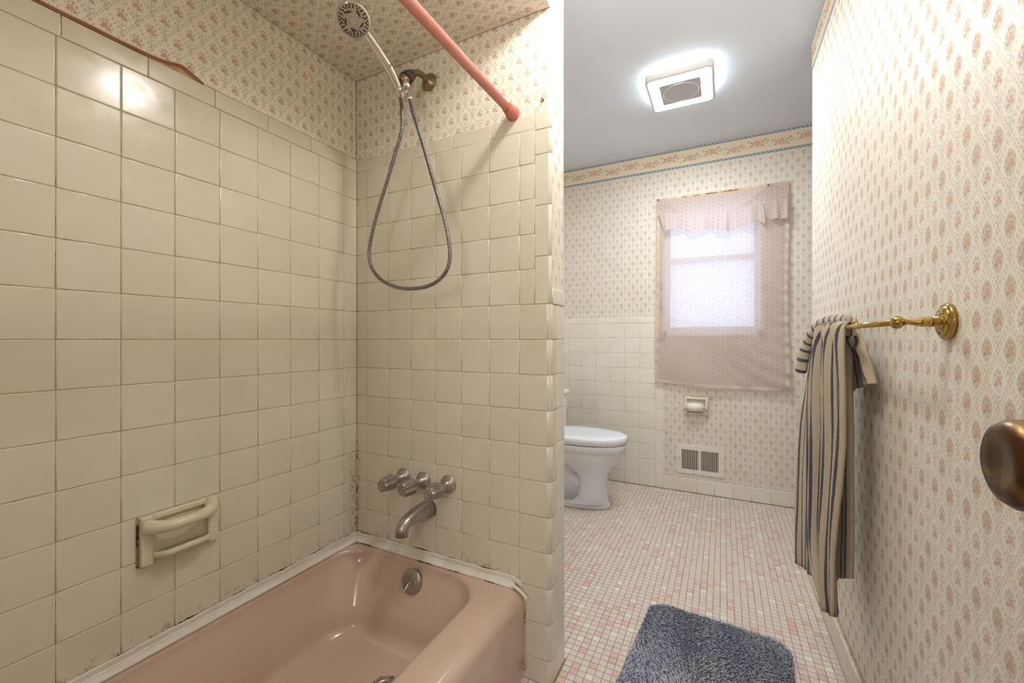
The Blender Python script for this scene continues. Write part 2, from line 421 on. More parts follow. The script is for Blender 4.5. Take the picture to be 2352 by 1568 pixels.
# paper seams: thin dark joint in the soffit corners
def seam(name, parent, a, b, r=0.0006):
    q = MB().tube([a, b], r, 6).build(name, M_dark, parent); return q
seam('corner_joint', soffit, (-1.289, YB, SZ), (-1.289, 1.188, SZ)); seam('corner_joint', soffit, (-1.289, 1.188, SZ), (-0.471, 1.188, SZ))
seam('corner_joint', part, (-1.289, 1.188, H(0.70)), (-1.289, 1.188, SZ))
# printed border strips
BZ0, BZ1 = 2.262, CEIL
for (w_, bx, m_) in ((wall_far, (-1.29, 1.28, FW - 0.0012, FW, BZ0, BZ1), BORD_X), (wall_right, (XR - 0.0012, XR, YB, 2.27, BZ0, BZ1), BORD_Y)):
    MB().box(*bx).build('border_strip', m_, w_)

# ------------------------------------------------------------------ wall tiles (every tile its own object)
_tc = {}
def tile_mesh(w, h, m_, t=0.006, edge=0.0026, rise=0.0011):
    key = (round(w, 4), round(h, 4), m_.name, edge)
    if key in _tc: return _tc[key]
    mb = MB(); R = []
    for (ins, z) in ((0, 0), (0, t - rise), (edge * 0.35, t - rise * 0.35), (edge, t)):
        x, y = w / 2 - ins, h / 2 - ins
        R.append([(-x, -y, z), (x, -y, z), (x, y, z), (-x, y, z)])
    mb.rings(R, 0, True); mb.face((12, 13, 14, 15), 0, False)
    _tc[key] = mb.build('tile', m_, mesh_only=True); return _tc[key]
ROT = {'X+': Matrix(((0, 0, 1), (1, 0, 0), (0, 1, 0))).to_4x4(), 'Y-': Matrix(((1, 0, 0), (0, 0, -1), (0, 1, 0))).to_4x4(),
       'X-': Matrix(((0, 0, -1), (-1, 0, 0), (0, 1, 0))).to_4x4()}
def tile(par, face, plane, a0, a1, z0, z1, m_, t=0.006, name='tile', g=G, jit=0.0005):
    """tile on a wall: a = along-wall range, face = outward normal, plane = coordinate of the glazed face"""
    w = (a1 - a0) - g; h = (z1 - z0) - g
    if w < 0.004 or h < 0.004: return
    o = bpy.data.objects.new(name, tile_mesh(w, h, m_, t)); COL.objects.link(o)
    ac = (a0 + a1) / 2 + random.uniform(-1, 1) * jit * 0.5; zc = (z0 + z1) / 2 + random.uniform(-1, 1) * jit * 0.5
    d = random.uniform(0, 1) * jit
    T = {'X+': (plane - t - d, ac, zc), 'X-': (plane + t + d, ac, zc), 'Y-': (ac, plane + t + d, zc)}[face]
    o.matrix_world = Matrix.Translation(T) @ ROT[face] @ Matrix.Rotation(random.uniform(-1, 1) * 0.003, 4, 'Z')
    o.parent = par
    return o
# --- left wall (beside the bathtub)
MB().box(-1.290, -1.2852, YB, 1.189, H(-0.80), H(0.700)).build('grout', M_grout, wall_left)
yk = [YF - 0.0611 - i * p for i in range(0, 14)]                      # joints
ylist = [YF] + [y for y in yk if y > YB + 0.005] + [YB]
SD = (0.4985, 0.6735, H(-0.5605), H(-0.4385))                          # soap dish footprint
for a1, a0 in zip(ylist, ylist[1:]):
    for j in range(-8, 6):
        z0, z1 = H(j * p), H((j + 1) * p)
        if j == -8: z0 = H(-0.80)
        if a0 > SD[0] - 0.005 and a1 < SD[1] + 0.005 and z0 > SD[2] and z1 < SD[3]: continue
        tile(wall_left, 'X+', XL, a0, a1, z0, z1, M_tile)
y = 1.1845
ys = [1.1845, 1.135]
while ys[-1] > YB: ys.append(max(YB, ys[-1] - 0.154))
for a1, a0 in zip(ys, ys[1:]):
    tile(wall_left, 'X+', XL + 0.001, a0, a1, H(6 * p), H(0.7065), M_tile, 0.008, 'trim_tile')
# --- faucet wall
MB().box(-1.2852, -0.4735, 1.1865, 1.189, 0, H(0.700)).build('grout', M_grout, part)
xk = [-1.283 + 0.0527 + k * p for k in range(0, 8)]
for j in range(-10, 6):
    z0, z1 = max(0.0, H(j * p)), H((j + 1) * p)
    xs = [-1.283] + xk
    for a0, a1 in zip(xs, xs[1:]):
        if a1 > -0.50 and j >= 1: a1 = -0.5207
        if a1 > -0.50 and j < 1: continue
        if z1 < H(-0.78) and a1 < -0.60: continue
        tile(part, 'Y-', YF, a0, a1, z0, z1, M_tile)
tx = [-1.283, -1.135, -0.981, -0.8274, -0.6735, -0.5207]
for a0, a1 in zip(tx, tx[1:]):
    tile(part, 'Y-', YF - 0.001, a0, a1, H(6 * p) - 0.004, H(0.7035), M_tile, 0.008, 'trim_tile')
# bullnose pieces with a rounded outer edge
def bullnose(par, x0, x1, z0, z1, m_, y0=YF, t=0.008, r=0.009, ret=0.0, name='bullnose_tile', roundtop=False):
    mb = MB(); g = G / 2; prof = []
    prof.append((x0 + g, y0 + 0.006)); prof.append((x0 + g, y0 + 0.0008)); prof.append((x0 + g + 0.001, y0))
    xe = x1
    for k in range(0, 7):
        a = PI / 2 * k / 6; prof.append((xe - r + r * math.sin(a), y0 + r - r * math.cos(a)))
    prof.append((xe, y0 + max(r + 0.0005, ret)))
    prof.append((xe - 0.0035, y0 + max(r + 0.0005, ret)))
    R = []
    for (z, ins) in ((z0 + g, 0.0012), (z0 + g + 0.0016, 0.0), (z1 - g - 0.0016, 0.0), (z1 - g, 0.0012)):
        R.append([(x - (ins if x > x1 - 0.003 else 0), min(y + ins, y0 + 0.02 if y < y0 + 0.005 else y), z) for (x, y) in prof])
    mb.rings(R, 0, True, False)
    n_ = len(prof); mb.face([i for i in range(n_)][::-1]); mb.face([3 * n_ + i for i in range(n_)])
    o = mb.build(name, m_, par)
    for q in o.data.polygons:
        nn = sorted(abs(c) for c in q.normal); q.use_smooth = nn[2] < 0.995
    return o
for z0, z1 in ((0.648, 0.7065), (0.5714, 0.648), (0.4143, 0.5714), (0.2572, 0.4143), (0.1095, 0.2572)):
    bullnose(part, -0.5207, XP, H(z0), H(z1), M_tile, YF, ret=0.0065)
xl = xk[6]
for j in range(-10, 1):
    z0, z1 = max(0.0, H(j * p)), H((j + 1) * p)
    bullnose(part, xl, XP, z0, z1, M_tile, YF, r=0.014, ret=0.047)
# end face of the partition, behind the return of the bullnose
MB().box(-0.470, -0.4690, 1.232, 1.306, 0, H(0.150)).build('grout', M_grout, part)
for j in range(-10, 1):
    z0, z1 = max(0.0, H(j * p)), H((j + 1) * p)
    tile(part, 'X+', XP, 1.2325, 1.309, z0, z1, M_tile2, 0.003)
tile(part, 'X+', XP + 0.002, 1.1985, 1.2325, H(p), H(0.157), M_tile2, 0.006, 'trim_tile')
tile(part, 'X+', XP + 0.002, 1.2325, 1.311, H(p), H(0.157), M_tile2, 0.006, 'trim_tile')
# --- far wall wainscot
MB().box(-1.29, -0.378, FW - 0.004, FW, 0, H(0.160)).build('grout', M_grout2, wall_far)
MB().box(-0.378, 1.28, FW - 0.004, FW, 0, H(-0.972)).build('grout', M_grout2, wall_far)
fx = [-1.29] + [-1.0882 + k * p for k in range(-1, 7)]
zt = 0.1207
zr = [zt - j * p for j in range(0, 11)] + [-EYE]
for a0, a1 in zip(fx, fx[1:]):
    for z1, z0 in zip(zr, zr[1:]): tile(wall_far, 'Y-', YFAR, a0, a1, H(z0), H(z1), M_tile2)
tfx = [-1.29, -1.175, -1.019, -0.865, -0.712, -0.558, -0.377]
for a0, a1 in zip(tfx, tfx[1:]): tile(wall_far, 'Y-', YFAR - 0.001, a0, a1, H(zt), H(0.166), M_tile2, 0.008, 'trim_tile')
z1 = zt
while z1 > -EYE + 0.01:
    z0 = max(z1 - 0.1545, -EYE); tile(wall_far, 'Y-', YFAR - 0.0005, -0.4312, -0.377, H(z0), H(z1), M_tile2, 0.007, 'trim_tile'); z1 = z0
bx = [-0.377 + k * p for k in range(0, 16)]
for a0, a1 in zip(bx, bx[1:]): tile(wall_far, 'Y-', YFAR - 0.001, a0, min(a1, 1.28), 0, H(-0.968), M_tile2, 0.008, 'baseboard_tile')
# --- right wall base tiles
MB().box(XR - 0.008, XR, YB, 2.27, 0, H(-0.975)).build('grout', M_grout, wall_right)
k = 0; yy = 2.262
while yy > YB + 0.05:
    y0_ = max(yy - p, YB); tile(wall_right, 'X-', XR - 0.016, y0_, yy, 0, H(-0.967), M_tile2, 0.008, 'baseboard_tile'); yy = y0_

# ------------------------------------------------------------------ floor mosaic
def proj(P):
    s_, c_ = math.sin(0.4685), math.cos(0.4685)
    d = -P[0] * s_ + P[1] * c_; r = P[0] * c_ + P[1] * s_
    return (1e9, 1e9) if d < 0.05 else (1176 + 956.4 * r / d, 779.6 - 956.4 * (P[2] - EYE) / d)
FP = 0.0252; FG = 0.0017
fx0, fy0 = -0.3878, 1.2645
MATC = (-0.061, 1.252); MATR = math.radians(5.0)
def in_mat(x, y):
    dx, dy = x - MATC[0], y - MATC[1]; c_, s_ = math.cos(MATR), math.sin(MATR)
    a, b_ = dx * c_ - dy * s_, dx * s_ + dy * c_
    return abs(a) < 0.235 and abs(b_) < 0.49
ftile = []
for m_ in FT:
    mb = MB(); w = (FP - FG) / 2; R = []
    for (ins, z) in ((0, -0.0016), (0.0002, -0.0003), (0.0009, 0.0)): 
        x = w - ins; R.append([(-x, -x, z), (x, -x, z), (x, x, z), (-x, x, z)])
    mb.rings(R, 0, False); mb.face((8, 9, 10, 11), 0, False); ftile.append(mb.build('mosaic_tile', m_, mesh_only=True))
cells = []
i0, i1 = int((-1.29 - fx0) / FP) - 1, int((1.28 - fx0) / FP) + 1
j0, j1 = int((YB - fy0) / FP) - 1, int((3.145 - fy0) / FP) + 1
rr = random.Random(11); kindmap = {}
for i in range(i0, i1 + 1):
    for j in range(j0, j1 + 1):
        x, y = fx0 + (i + 0.5) * FP, fy0 + (j + 0.5) * FP
        if not (-1.285 < x < 1.28 and YB < y < 3.133): continue
        if x < -0.58 and y < 1.19: continue                       # under the bathtub
        if 1.185 < y < 1.305 and x < -0.470: continue             # under the partition
        if x > XR - 0.02 and y < 2.27: continue
        r_ = rr.random()
        # 6x6 sheet layout with scattered accents
        kd = 0 if rr.random() < 0.6 else 1
        if r_ < 0.115 and kindmap.get((i - 1, j), 0) < 2: kd = 2
        elif 0.2 < r_ < 0.245: kd = 3
        elif r_ > 0.985: kd = 4
        kindmap[(i, j)] = kd
        u, v = proj((x, y, 0)); vis = 1302 < u < 2352 and v < 1568 and not in_mat(x, y) and x < XR - 0.02
        cells.append((0 if vis else 1, x * x + y * y, x, y, kd))
cells.sort()
single = [c for c in cells if c[0] == 0][:300]; rest = cells[len(single):] if all(c[0] == 0 for c in cells[:300]) else cells[300:]
for (_, _, x, y, kd) in single:
    o = bpy.data.objects.new('mosaic_tile', ftile[kd]); COL.objects.link(o); o.parent = floor
    o.location = (x + rr.uniform(-1, 1) * 0.0002, y + rr.uniform(-1, 1) * 0.0002, rr.uniform(-1, 1) * 0.0001)
mb = MB(); w = (FP - FG) / 2
for (_, _, x, y, kd) in rest:
    b_ = len(mb.v); x += rr.uniform(-1, 1) * 0.0002; y += rr.uniform(-1, 1) * 0.0002
    for (ins, z) in ((0, -0.0016), (0.0008, 0.0)):
        q = w - ins; mb.v.extend([(x - q, y - q, z), (x + q, y - q, z), (x + q, y + q, z), (x - q, y + q, z)])
    for k in range(4): mb.face((b_ + k, b_ + (k + 1) % 4, b_ + 4 + (k + 1) % 4, b_ + 4 + k), kd)
    mb.face((b_ + 4, b_ + 5, b_ + 6, b_ + 7), kd)
mb.build('mosaic_field', FT, floor, 'stuff')

# ------------------------------------------------------------------ window
window = MB().box(wx0 - 0.042, wx0, FW - 0.008, FW, wz0 - 0.042, H(1.000)).box(wx1, wx1 + 0.150, FW - 0.008, FW, wz1, H(1.000)).box(wx1, wx1 + 0.012, FW - 0.008, FW, wz0 - 0.042, wz1)\
    .box(wx0, wx1, FW - 0.008, FW, wz1, H(1.000)).box(wx0, wx1, FW - 0.008, FW, wz0 - 0.012, wz0).build('window_1', M_casing); window['kind'] = 'structure'
mb = MB()
for (x0, x1, z0, z1, y0) in ((wx0, wx0 + 0.014, wz0, wz1, 3.20), (wx1 - 0.014, wx1, wz0, wz1, 3.20), (wx0, wx1, wz0, wz0 + 0.03, 3.20), (wx0, wx1, wz1 - 0.03, wz1, 3.20)):
    mb.box(x0, x1, y0, y0 + 0.05, z0, z1)
fr = mb.build('window_frame', M_frame, window)
zm = H(0.56)
for k, (z0, z1, y0) in enumerate(((wz0 + 0.03, zm + 0.02, 3.205), (zm - 0.02, wz1 - 0.03, 3.225))):
    a, b_ = wx0 + 0.014, wx1 - 0.014; mb = MB()
    mb.box(a, a + 0.024, y0, y0 + 0.02, z0, z1); mb.box(b_ - 0.024, b_, y0, y0 + 0.02, z0, z1)
    mb.box(a + 0.024, b_ - 0.024, y0, y0 + 0.02, z0, z0 + 0.03); mb.box(a + 0.024, b_ - 0.024, y0, y0 + 0.02, z1 - 0.03, z1)
    sash = mb.build('sash', M_frame, window)
    gm = bpy.data.materials.get('frosted_pane')
    if not gm:
        gm = bpy.data.materials.new('frosted_pane'); gm.use_nodes = True; t = gm.node_tree; t.nodes.clear()
        o_ = t.nodes.new('ShaderNodeOutputMaterial'); mx = t.nodes.new('ShaderNodeMixShader'); tl = t.nodes.new('ShaderNodeBsdfTranslucent'); gl = t.nodes.new('ShaderNodeBsdfGlossy')
        n_ = NT(gm); f_ = n_.noise(60.0, 4.0)
        n_.put(tl.inputs[0], n_.mix(n_.mr(f_, 0.4, 0.6), rgb(236, 238, 245), rgb(255, 255, 255)))
        gl.inputs[1].default_value = 0.3; mx.inputs[0].default_value = 0.06
        t.links.new(tl.outputs[0], mx.inputs[1]); t.links.new(gl.outputs[0], mx.inputs[2]); t.links.new(mx.outputs[0], o_.inputs[0])
    MB().box(a + 0.02, b_ - 0.02, y0 + 0.008, y0 + 0.011, z0 + 0.02, z1 - 0.02).build('pane', gm, sash)

# ------------------------------------------------------------------ bathtub
def rrect(x0, x1, y0, y1, r, z, n=10):
    pts = []
    for (cx, cy, a0) in ((x1 - r, y1 - r, 0), (x0 + r, y1 - r, PI / 2), (x0 + r, y0 + r, PI), (x1 - r, y0 + r, 1.5 * PI)):
        for k in range(n + 1):
            a = a0 + PI / 2 * k / n; pts.append((cx + r * math.cos(a), cy + r * math.sin(a), z))
    return pts
TX0, TX1, TY0, TY1, RIM = -1.2835, -0.555, YB + 0.0, 1.1838, H(-0.781)
tub = thing('bathtub', 'pink enamelled built-in bathtub in the cream tiled corner', 'bathtub', ((TX0 + TX1) / 2, 0.42, 0))
def lerp4(a, b, t): return [a[i] + (b[i] - a[i]) * t for i in range(len(a))]
mb = MB(); R = []
R.append(rrect(TX0, TX1 - 0.006, TY0, TY1, 0.002, 0.0))
R.append(rrect(TX0, TX1 - 0.006, TY0, TY1, 0.002, 0.05))
R.append(rrect(TX0, TX1, TY0, TY1, 0.002, 0.07))
R.append(rrect(TX0, TX1, TY0, TY1, 0.002, RIM - 0.045))
for k in range(1, 9):
    a = PI / 2 * k / 8; R.append(rrect(TX0, TX1 - 0.042 * (1 - math.cos(a)), TY0, TY1, 0.002, RIM - 0.045 + 0.045 * math.sin(a)))
op = (-1.262, -0.688, YB + 0.10, 1.158)
bt = (-1.185, -0.775, YB + 0.28, 1.045)
for k in range(0, 9):
    a = PI / 2 * k / 8; q = 0.022 * (1 - math.sin(a))
    dx = -0.024 * (1 - math.sin(a)); R.append(rrect(op[0] + dx * 0.45, op[1] - dx, op[2] + dx, op[3] - dx * 0.45, 0.135, RIM - 0.024 * (1 - math.cos(a)) - 0.0001 * k))
zb = H(-1.030); ztop = RIM - 0.024
for k in range(1, 8):
    t = k / 8; q = lerp4(op, bt, t * 0.80); R.append(rrect(q[0], q[1], q[2], q[3], 0.135 - 0.01 * t, ztop + (zb + 0.05 - ztop) * t))
qa = lerp4(op, bt, 0.72)
for k in range(1, 8):
    a = PI / 2 * k / 7; ins = 0.055 * (1 - math.cos(a))
    R.append(rrect(qa[0] + ins, qa[1] - ins, qa[2] + ins * 1.4, qa[3] - ins, 0.125, zb + 0.05 * (1 - math.sin(a))))
R.append(rrect(qa[0] + 0.14, qa[1] - 0.14, qa[2] + 0.25, qa[3] - 0.14, 0.045, zb - 0.003))
mb.rings(R, 0, True, True, False, True)
shell = mb.build('tub_shell', M_tub, tub)
def disc_axis(name, prof, o, d, m_, par, n=32, **k): return MB().lathe(prof, o, d, n, **k).build(name, m_, par)
# overflow plate with trip lever
oc = Vector((-0.962, 1.132, H(-0.838))); od = Vector((0.02, -1, 0.28)).normalized()
ov = disc_axis('overflow_plate', [(-0.03, 0.034), (0.002, 0.0405), (0.005, 0.0405), (0.008, 0.037), (0.0095, 0.02), (0.0095, 0.001)], oc, od, M_nickel, tub)
sx = od.cross(Vector((0, 0, 1))).normalized(); sz = sx.cross(od).normalized()
for s_ in (-1, 1):
    disc_axis('screw', [(0.007, 0.0055), (0.011, 0.005), (0.0118, 0.001)], oc + sx * 0.020 * s_, od, M_nickel, ov, 12)
MB().tube([oc + od * 0.006, oc + od * 0.020 - sz * 0.006, oc + od * 0.034 - sz * 0.022], [0.0035, 0.003, 0.0042], 10).build('trip_lever', M_chrome, ov)
# drain
dc = Vector((-0.893, 0.928, zb - 0.0005))
dr = disc_axis('drain', [(0.0, 0.037), (0.0035, 0.036), (0.0045, 0.030), (0.002, 0.027), (0.0005, 0.024), (0.0015, 0.001)], dc, (0, 0, 1), M_nickel, tub)
mb = MB()
for k in range(10):
    a = 2 * PI * k / 10; mb.lathe([(0.0005, 0.0026), (0.0022, 0.0024)], dc + Vector((0.017 * math.cos(a), 0.017 * math.sin(a), 0)), (0, 0, 1), 10)
mb.build('drain_holes', M_black, dr)
mb = MB()
for k in range(46):
    a = rr.uniform(1.0, 3.9); r0 = 0.041 + rr.random() * 0.007; s_ = rr.uniform(0.0008, 0.0028)
    mb.lathe([(0.0, s_), (0.0006, s_ * 0.8)], dc + Vector((r0 * math.cos(a), r0 * math.sin(a), 0.0)), (0, 0, 1), 7)
mb.build('rust_flecks', M_strip_dirty, tub)

# white vinyl trim strips around the bathtub rim
def strip_profile(along, z0):
    return [(0.0, z0 + 0.030), (0.0035, z0 + 0.0305), (0.0055, z0 + 0.028), (0.006, z0 + 0.016), (0.0085, z0 + 0.0135), (0.0085, z0 + 0.0115), (0.013, z0 + 0.009), (0.021, z0 + 0.0035), (0.0215, z0 + 0.0005), (0.0, z0)]
def strip(name, label, a, b, side, ext=None):
    mb = MB(); R = []; n_ = 60
    for i in range(n_ + 1):
        t = a + (b - a) * i / n_; j = rr.uniform(-1, 1) * 0.0005
        ring = []
        for (q, z) in strip_profile(0, RIM + 0.0004):
            ring.append((XL + q + j, t, z + j) if side == 'L' else (t, YF - q - j, z + j))
        R.append(ring)
    mb.rings(R, 0, False, True, True, True)
    o = mb.build(name, M_strip); tag(o, label, 'trim strip'); return o
s1 = strip('trim_strip', 'white vinyl caulk strip where the pink tub meets the long left wall', YB + 0.005, YF - 0.006, 'L')
s2 = strip('trim_strip', 'white vinyl caulk strip below the taps with a torn right end', XL + 0.006, -0.585, 'F')
def mildew(parent, pts):
    MB().tube([(x + rr.uniform(-1, 1) * 0.0008, y + rr.uniform(-1, 1) * 0.0008, z + rr.uniform(-1, 1) * 0.0012) for x, y, z in pts], [max(0.0001, 0.0022 * max(0, math.sin(k_ * 0.21) + 0.5 * math.sin(k_ * 0.093 + 1)) * rr.uniform(0.2, 1.0)) for k_ in range(len(pts))], 6).build('mildew_line', M_mildew, parent)
M_mildew = mat('mildew', rgb(66, 54, 38), 0.95)
mildew(s2, [(-1.27 + 0.0045 * k, YF - 0.0015, RIM + 0.0312) for k in range(150)])
mildew(s2, [(-1.24 + 0.0045 * k, YF - 0.0218, RIM + 0.0012) for k in range(140)])
mildew(s1, [(XL + 0.0015, 0.30 + 0.0045 * k, RIM + 0.0312) for k in range(190)])
mb = MB()   # torn flap
fp = [(-0.590, YF - 0.016, RIM + 0.010), (-0.575, YF - 0.017, RIM + 0.006), (-0.560, YF - 0.014, RIM - 0.004), (-0.546, YF - 0.011, RIM - 0.018), (-0.541, YF - 0.010, RIM - 0.023)]
R = [[Vector(q) + Vector((0, 0.0, 0.006)), Vector(q) + Vector((0, -0.006, 0.001)), Vector(q) + Vector((0, -0.005, -0.003)), Vector(q) + Vector((0, 0.004, 0.0))] for q in fp]
mb.rings(R, 0, False, True, True, True); mb.build('torn_flap', M_strip, s2)
mb = MB()
R = [[Vector(q) + Vector((0, 0.006, 0.008)), Vector(q) + Vector((0, -0.003, 0.008)), Vector(q) + Vector((0, -0.003, -0.001)), Vector(q) + Vector((0, 0.006, -0.001))] for q in ((-0.590, YF - 0.006, RIM + 0.018), (-0.572, YF - 0.006, RIM + 0.014), (-0.563, YF - 0.006, RIM + 0.004))]
mb.rings(R, 0, False, True, True, True); mb.build('torn_flap', M_strip, s2)
# caulk bead down the front corner of the bathtub, with grime
pts = [(-0.5535, YF - 0.002, z) for z in [RIM - 0.04 - k * 0.012 for k in range(0, int((RIM - 0.05) / 0.012))]]
cb = MB().tube([(x + rr.uniform(-1, 1) * 0.0012, y, z) for x, y, z in pts], 0.0032, 8).build('caulk_bead', M_bead); tag(cb, 'grimy caulk bead running down beside the tub apron', 'caulk')
gb = MB().tube([(XL + 0.002 + rr.uniform(-1, 1) * 0.0008, YF - 0.0015, z) for z in [H(-0.748) + k * 0.01 for k in range(0, 38)]], 0.0030, 6).build('caulk_bead', M_bead); tag(gb, 'stained caulk line in the corner left of the taps', 'caulk')

# ------------------------------------------------------------------ peeling strip above the left tiles
pz = [(YB, 0.712), (0.10, 0.711), (0.3316, 0.7105), (0.404, 0.7112), (0.481, 0.7109), (0.542, 0.714), (0.583, 0.7245), (0.600, 0.7225), (0.6102, 0.7185), (0.6397, 0.7068)]
cu = catmull([Vector((0, y, z)) for y, z in pz], 5)
mb = MB(); R = []
for q in cu:
    R.append([(-1.2885, q.y, H(q.z) - 0.003), (-1.2780, q.y, H(q.z) - 0.004), (-1.2745, q.y, H(q.z) + 0.0012), (-1.2775, q.y, H(q.z) + 0.0022), (-1.2895, q.y, H(q.z) + 0.008)])
mb.rings(R, 0, True, True, True, True); pl = mb.build('peeling_strip', M_peel); tag(pl, 'curling pinkish caulk strip peeling away above the left wall tiles', 'caulk')
mb = MB(); mb.v = [Vector(q) for q in ((-1.2842, 0.50, H(0.7045)), (-1.2842, 0.637, H(0.7045)), (-1.2842, 0.586, H(0.7235)), (-1.2895, 0.50, H(0.7045)), (-1.2895, 0.637, H(0.7045)), (-1.2895, 0.586, H(0.7235)))]
for q in ((0, 1, 2), (5, 4, 3), (0, 3, 4, 1), (1, 4, 5, 2), (2, 5, 3, 0)): mb.face(q)
mb.build('exposed_plaster', noisy(mat('bare_plaster', rough=0.9), rgb(200, 170, 130), rgb(178, 146, 104), 30.0), pl)
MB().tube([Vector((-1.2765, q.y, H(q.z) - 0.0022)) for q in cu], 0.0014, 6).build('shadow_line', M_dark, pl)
g2 = MB().tube([(-1.2865, y, H(0.7075)) for y in (0.64, 0.8, 1.0, 1.186)], 0.0022, 6).build('caulk_bead', mat('yellowed_caulk', rgb(190, 160, 98), 0.7)); tag(g2, 'thin yellowed caulk line atop the left tiles near the corner', 'caulk')

# ------------------------------------------------------------------ soap dish
sd = thing('soap_dish', 'cream ceramic soap dish with grab bar set in the left wall', 'soap dish', (XL, 0.586, H(-0.50)))
y0, y1, z0, z1 = SD; XF = XL + 0.016
mb = MB(); mb.box(XL - 0.001, XF, y0, y0 + 0.026, z0, z1); mb.box(XL - 0.001, XF, y1 - 0.026, y1, z0, z1); mb.box(XL - 0.001, XF - 0.006, y0 + 0.026, y1 - 0.026, z1 - 0.016, z1); mb.box(XL - 0.001, XF - 0.004, y0 + 0.026, y1 - 0.026, z0, z0 + 0.018)
bev(mb.build('dish_frame', M_soap, sd), 0.004, 3)
bev(MB().box(XL - 0.001, XL + 0.0025, y0 + 0.018, y1 - 0.018, z0 + 0.01, z1 - 0.01).build('back_plate', M_soap, sd), 0.001, 1)
# grab bar
gp = [(XF - 0.006, y0 + 0.015, z1 - 0.026), (XF + 0.014, y0 + 0.026, z1 - 0.027), (XF + 0.030, y0 + 0.050, z1 - 0.028), (XF + 0.035, (y0 + y1) / 2, z1 - 0.027), (XF + 0.030, y1 - 0.050, z1 - 0.026), (XF + 0.014, y1 - 0.026, z1 - 0.022), (XF - 0.006, y1 - 0.015, z1 - 0.020)]
gpp = catmull(gp, 6); rad = [0.0135 + 0.005 * abs(2 * i / (len(gpp) - 1) - 1) ** 2 for i in range(len(gpp))]
MB().tube(gpp, rad, 16).build('grab_bar', M_soap, sd)
# tray lip
mb = MB(); R = []
for i in range(17):
    t = i / 16; y = y0 + 0.022 + (y1 - y0 - 0.044) * t; e_ = 0.030 * min(1, 6 * min(t, 1 - t)) ** 0.5 if 0 < t < 1 else 0
    xo = XF - 0.002 + e_
    R.append([(XL, y, z0 + 0.010), (xo - 0.004, y, z0 + 0.016), (xo, y, z0 + 0.022), (xo - 0.001, y, z0 + 0.030), (xo - 0.006, y, z0 + 0.032), (xo - 0.011, y, z0 + 0.027), (XL, y, z0 + 0.024)])
mb.rings(R, 0, True, True, True, True); mb.build('tray_lip', M_soap, sd)
MB().tube([(XL + 0.001, y0 - 0.002, z0), (XL + 0.001, y0 - 0.002, z1)], 0.0026, 6).build('caulk_edge', M_strip_dirty, sd)

# ------------------------------------------------------------------ taps and spout
def tap(x, z, rot, label):
    t = thing('tap_handle', label, 'tap', (x, YF, z), 'three wall taps above the tub spout')
    d = (0, -1, 0)
    MB().lathe([(0, 0.0315), (0.003, 0.0318), (0.006, 0.0300), (0.010, 0.0240), (0.015, 0.0175), (0.017, 0.0150), (0.05, 0.0140), (0.058, 0.0140)], (x, YF, z), d, 32).build('escutcheon', M_nickel, t)
    prof = [(0.050, 0.013), (0.053, 0.0215), (0.058, 0.0255), (0.066, 0.0268), (0.083, 0.0262), (0.100, 0.0248), (0.108, 0.0232), (0.112, 0.0215)]
    fd = [0, 0.05, 0.16, 0.24, 0.26, 0.24, 0.22, 0.20]
    o = Vector((x, YF, z)); mb = MB()
    a1 = Vector((math.sin(rot), 0, math.cos(rot))); a2 = Vector((math.cos(rot), 0, -math.sin(rot))); R = []
    for (tt, r), f in zip(prof, fd):
        R.append([o + Vector(d) * tt + (a1 * math.cos(2 * PI * j / 56) + a2 * math.sin(2 * PI * j / 56)) * r * (1 - f * (0.5 + 0.5 * math.cos(7 * 2 * PI * j / 56)) ** 0.7) for j in range(56)])
    mb.rings(R, 0, True, True, True, True)
    k = mb.build('fluted_knob', M_nickel, t)
    MB().lathe([(0.1115, 0.0095), (0.1135, 0.0092), (0.1140, 0.0075), (0.1132, 0.0070), (0.1134, 0.001)], o, d, 24).build('index_button', M_nickel, t)
tap(-1.045, H(-0.503), 0.1, 'leftmost of the three dull metal tub taps, nearest the corner')
tap(-0.953, H(-0.503), 0.5, 'middle one of the three dull metal tub taps')
tap(-0.845, H(-0.499), 0.9, 'rightmost of the three dull metal tub taps')
sp = thing('tub_spout', 'dull metal tub spout on the tiled wall under the taps', 'spout', (-0.928, YF, H(-0.60)))
mb = MB(); R = []
SPP = [(0.0, 0.0, 0.032, 0.034), (0.02, 0.0, 0.031, 0.033), (0.05, 0.000, 0.0285, 0.030), (0.08, 0.001, 0.0255, 0.0260), (0.105, 0.000, 0.0235, 0.0225), (0.122, -0.004, 0.0225, 0.0210)]
for (t, dz, rw, rh) in SPP:
    R.append([(-0.928 + rw * math.sin(a), YF - t, H(-0.597) + dz + rh * (math.cos(a) if math.cos(a) > 0 else math.cos(a) * 0.95)) for a in [2 * PI * j / 28 for j in range(28)]])
for (t, dz, rot_, rr_) in ((0.134, -0.011, 0.5, 0.0208), (0.141, -0.023, 1.1, 0.0200), (0.142, -0.040, 1.5, 0.0200)):
    c_ = Vector((-0.928, YF - t, H(-0.597) + dz))
    u_ = Vector((0, math.sin(rot_) * -1, math.cos(rot_)))
    R.append([c_ + Vector((1, 0, 0)) * rr_ * math.sin(a) + u_ * rr_ * math.cos(a) for a in [2 * PI * j / 28 for j in range(28)]])
mb.rings(R, 0, True, True, True, True); mb.build('spout_body', M_nickel, sp)

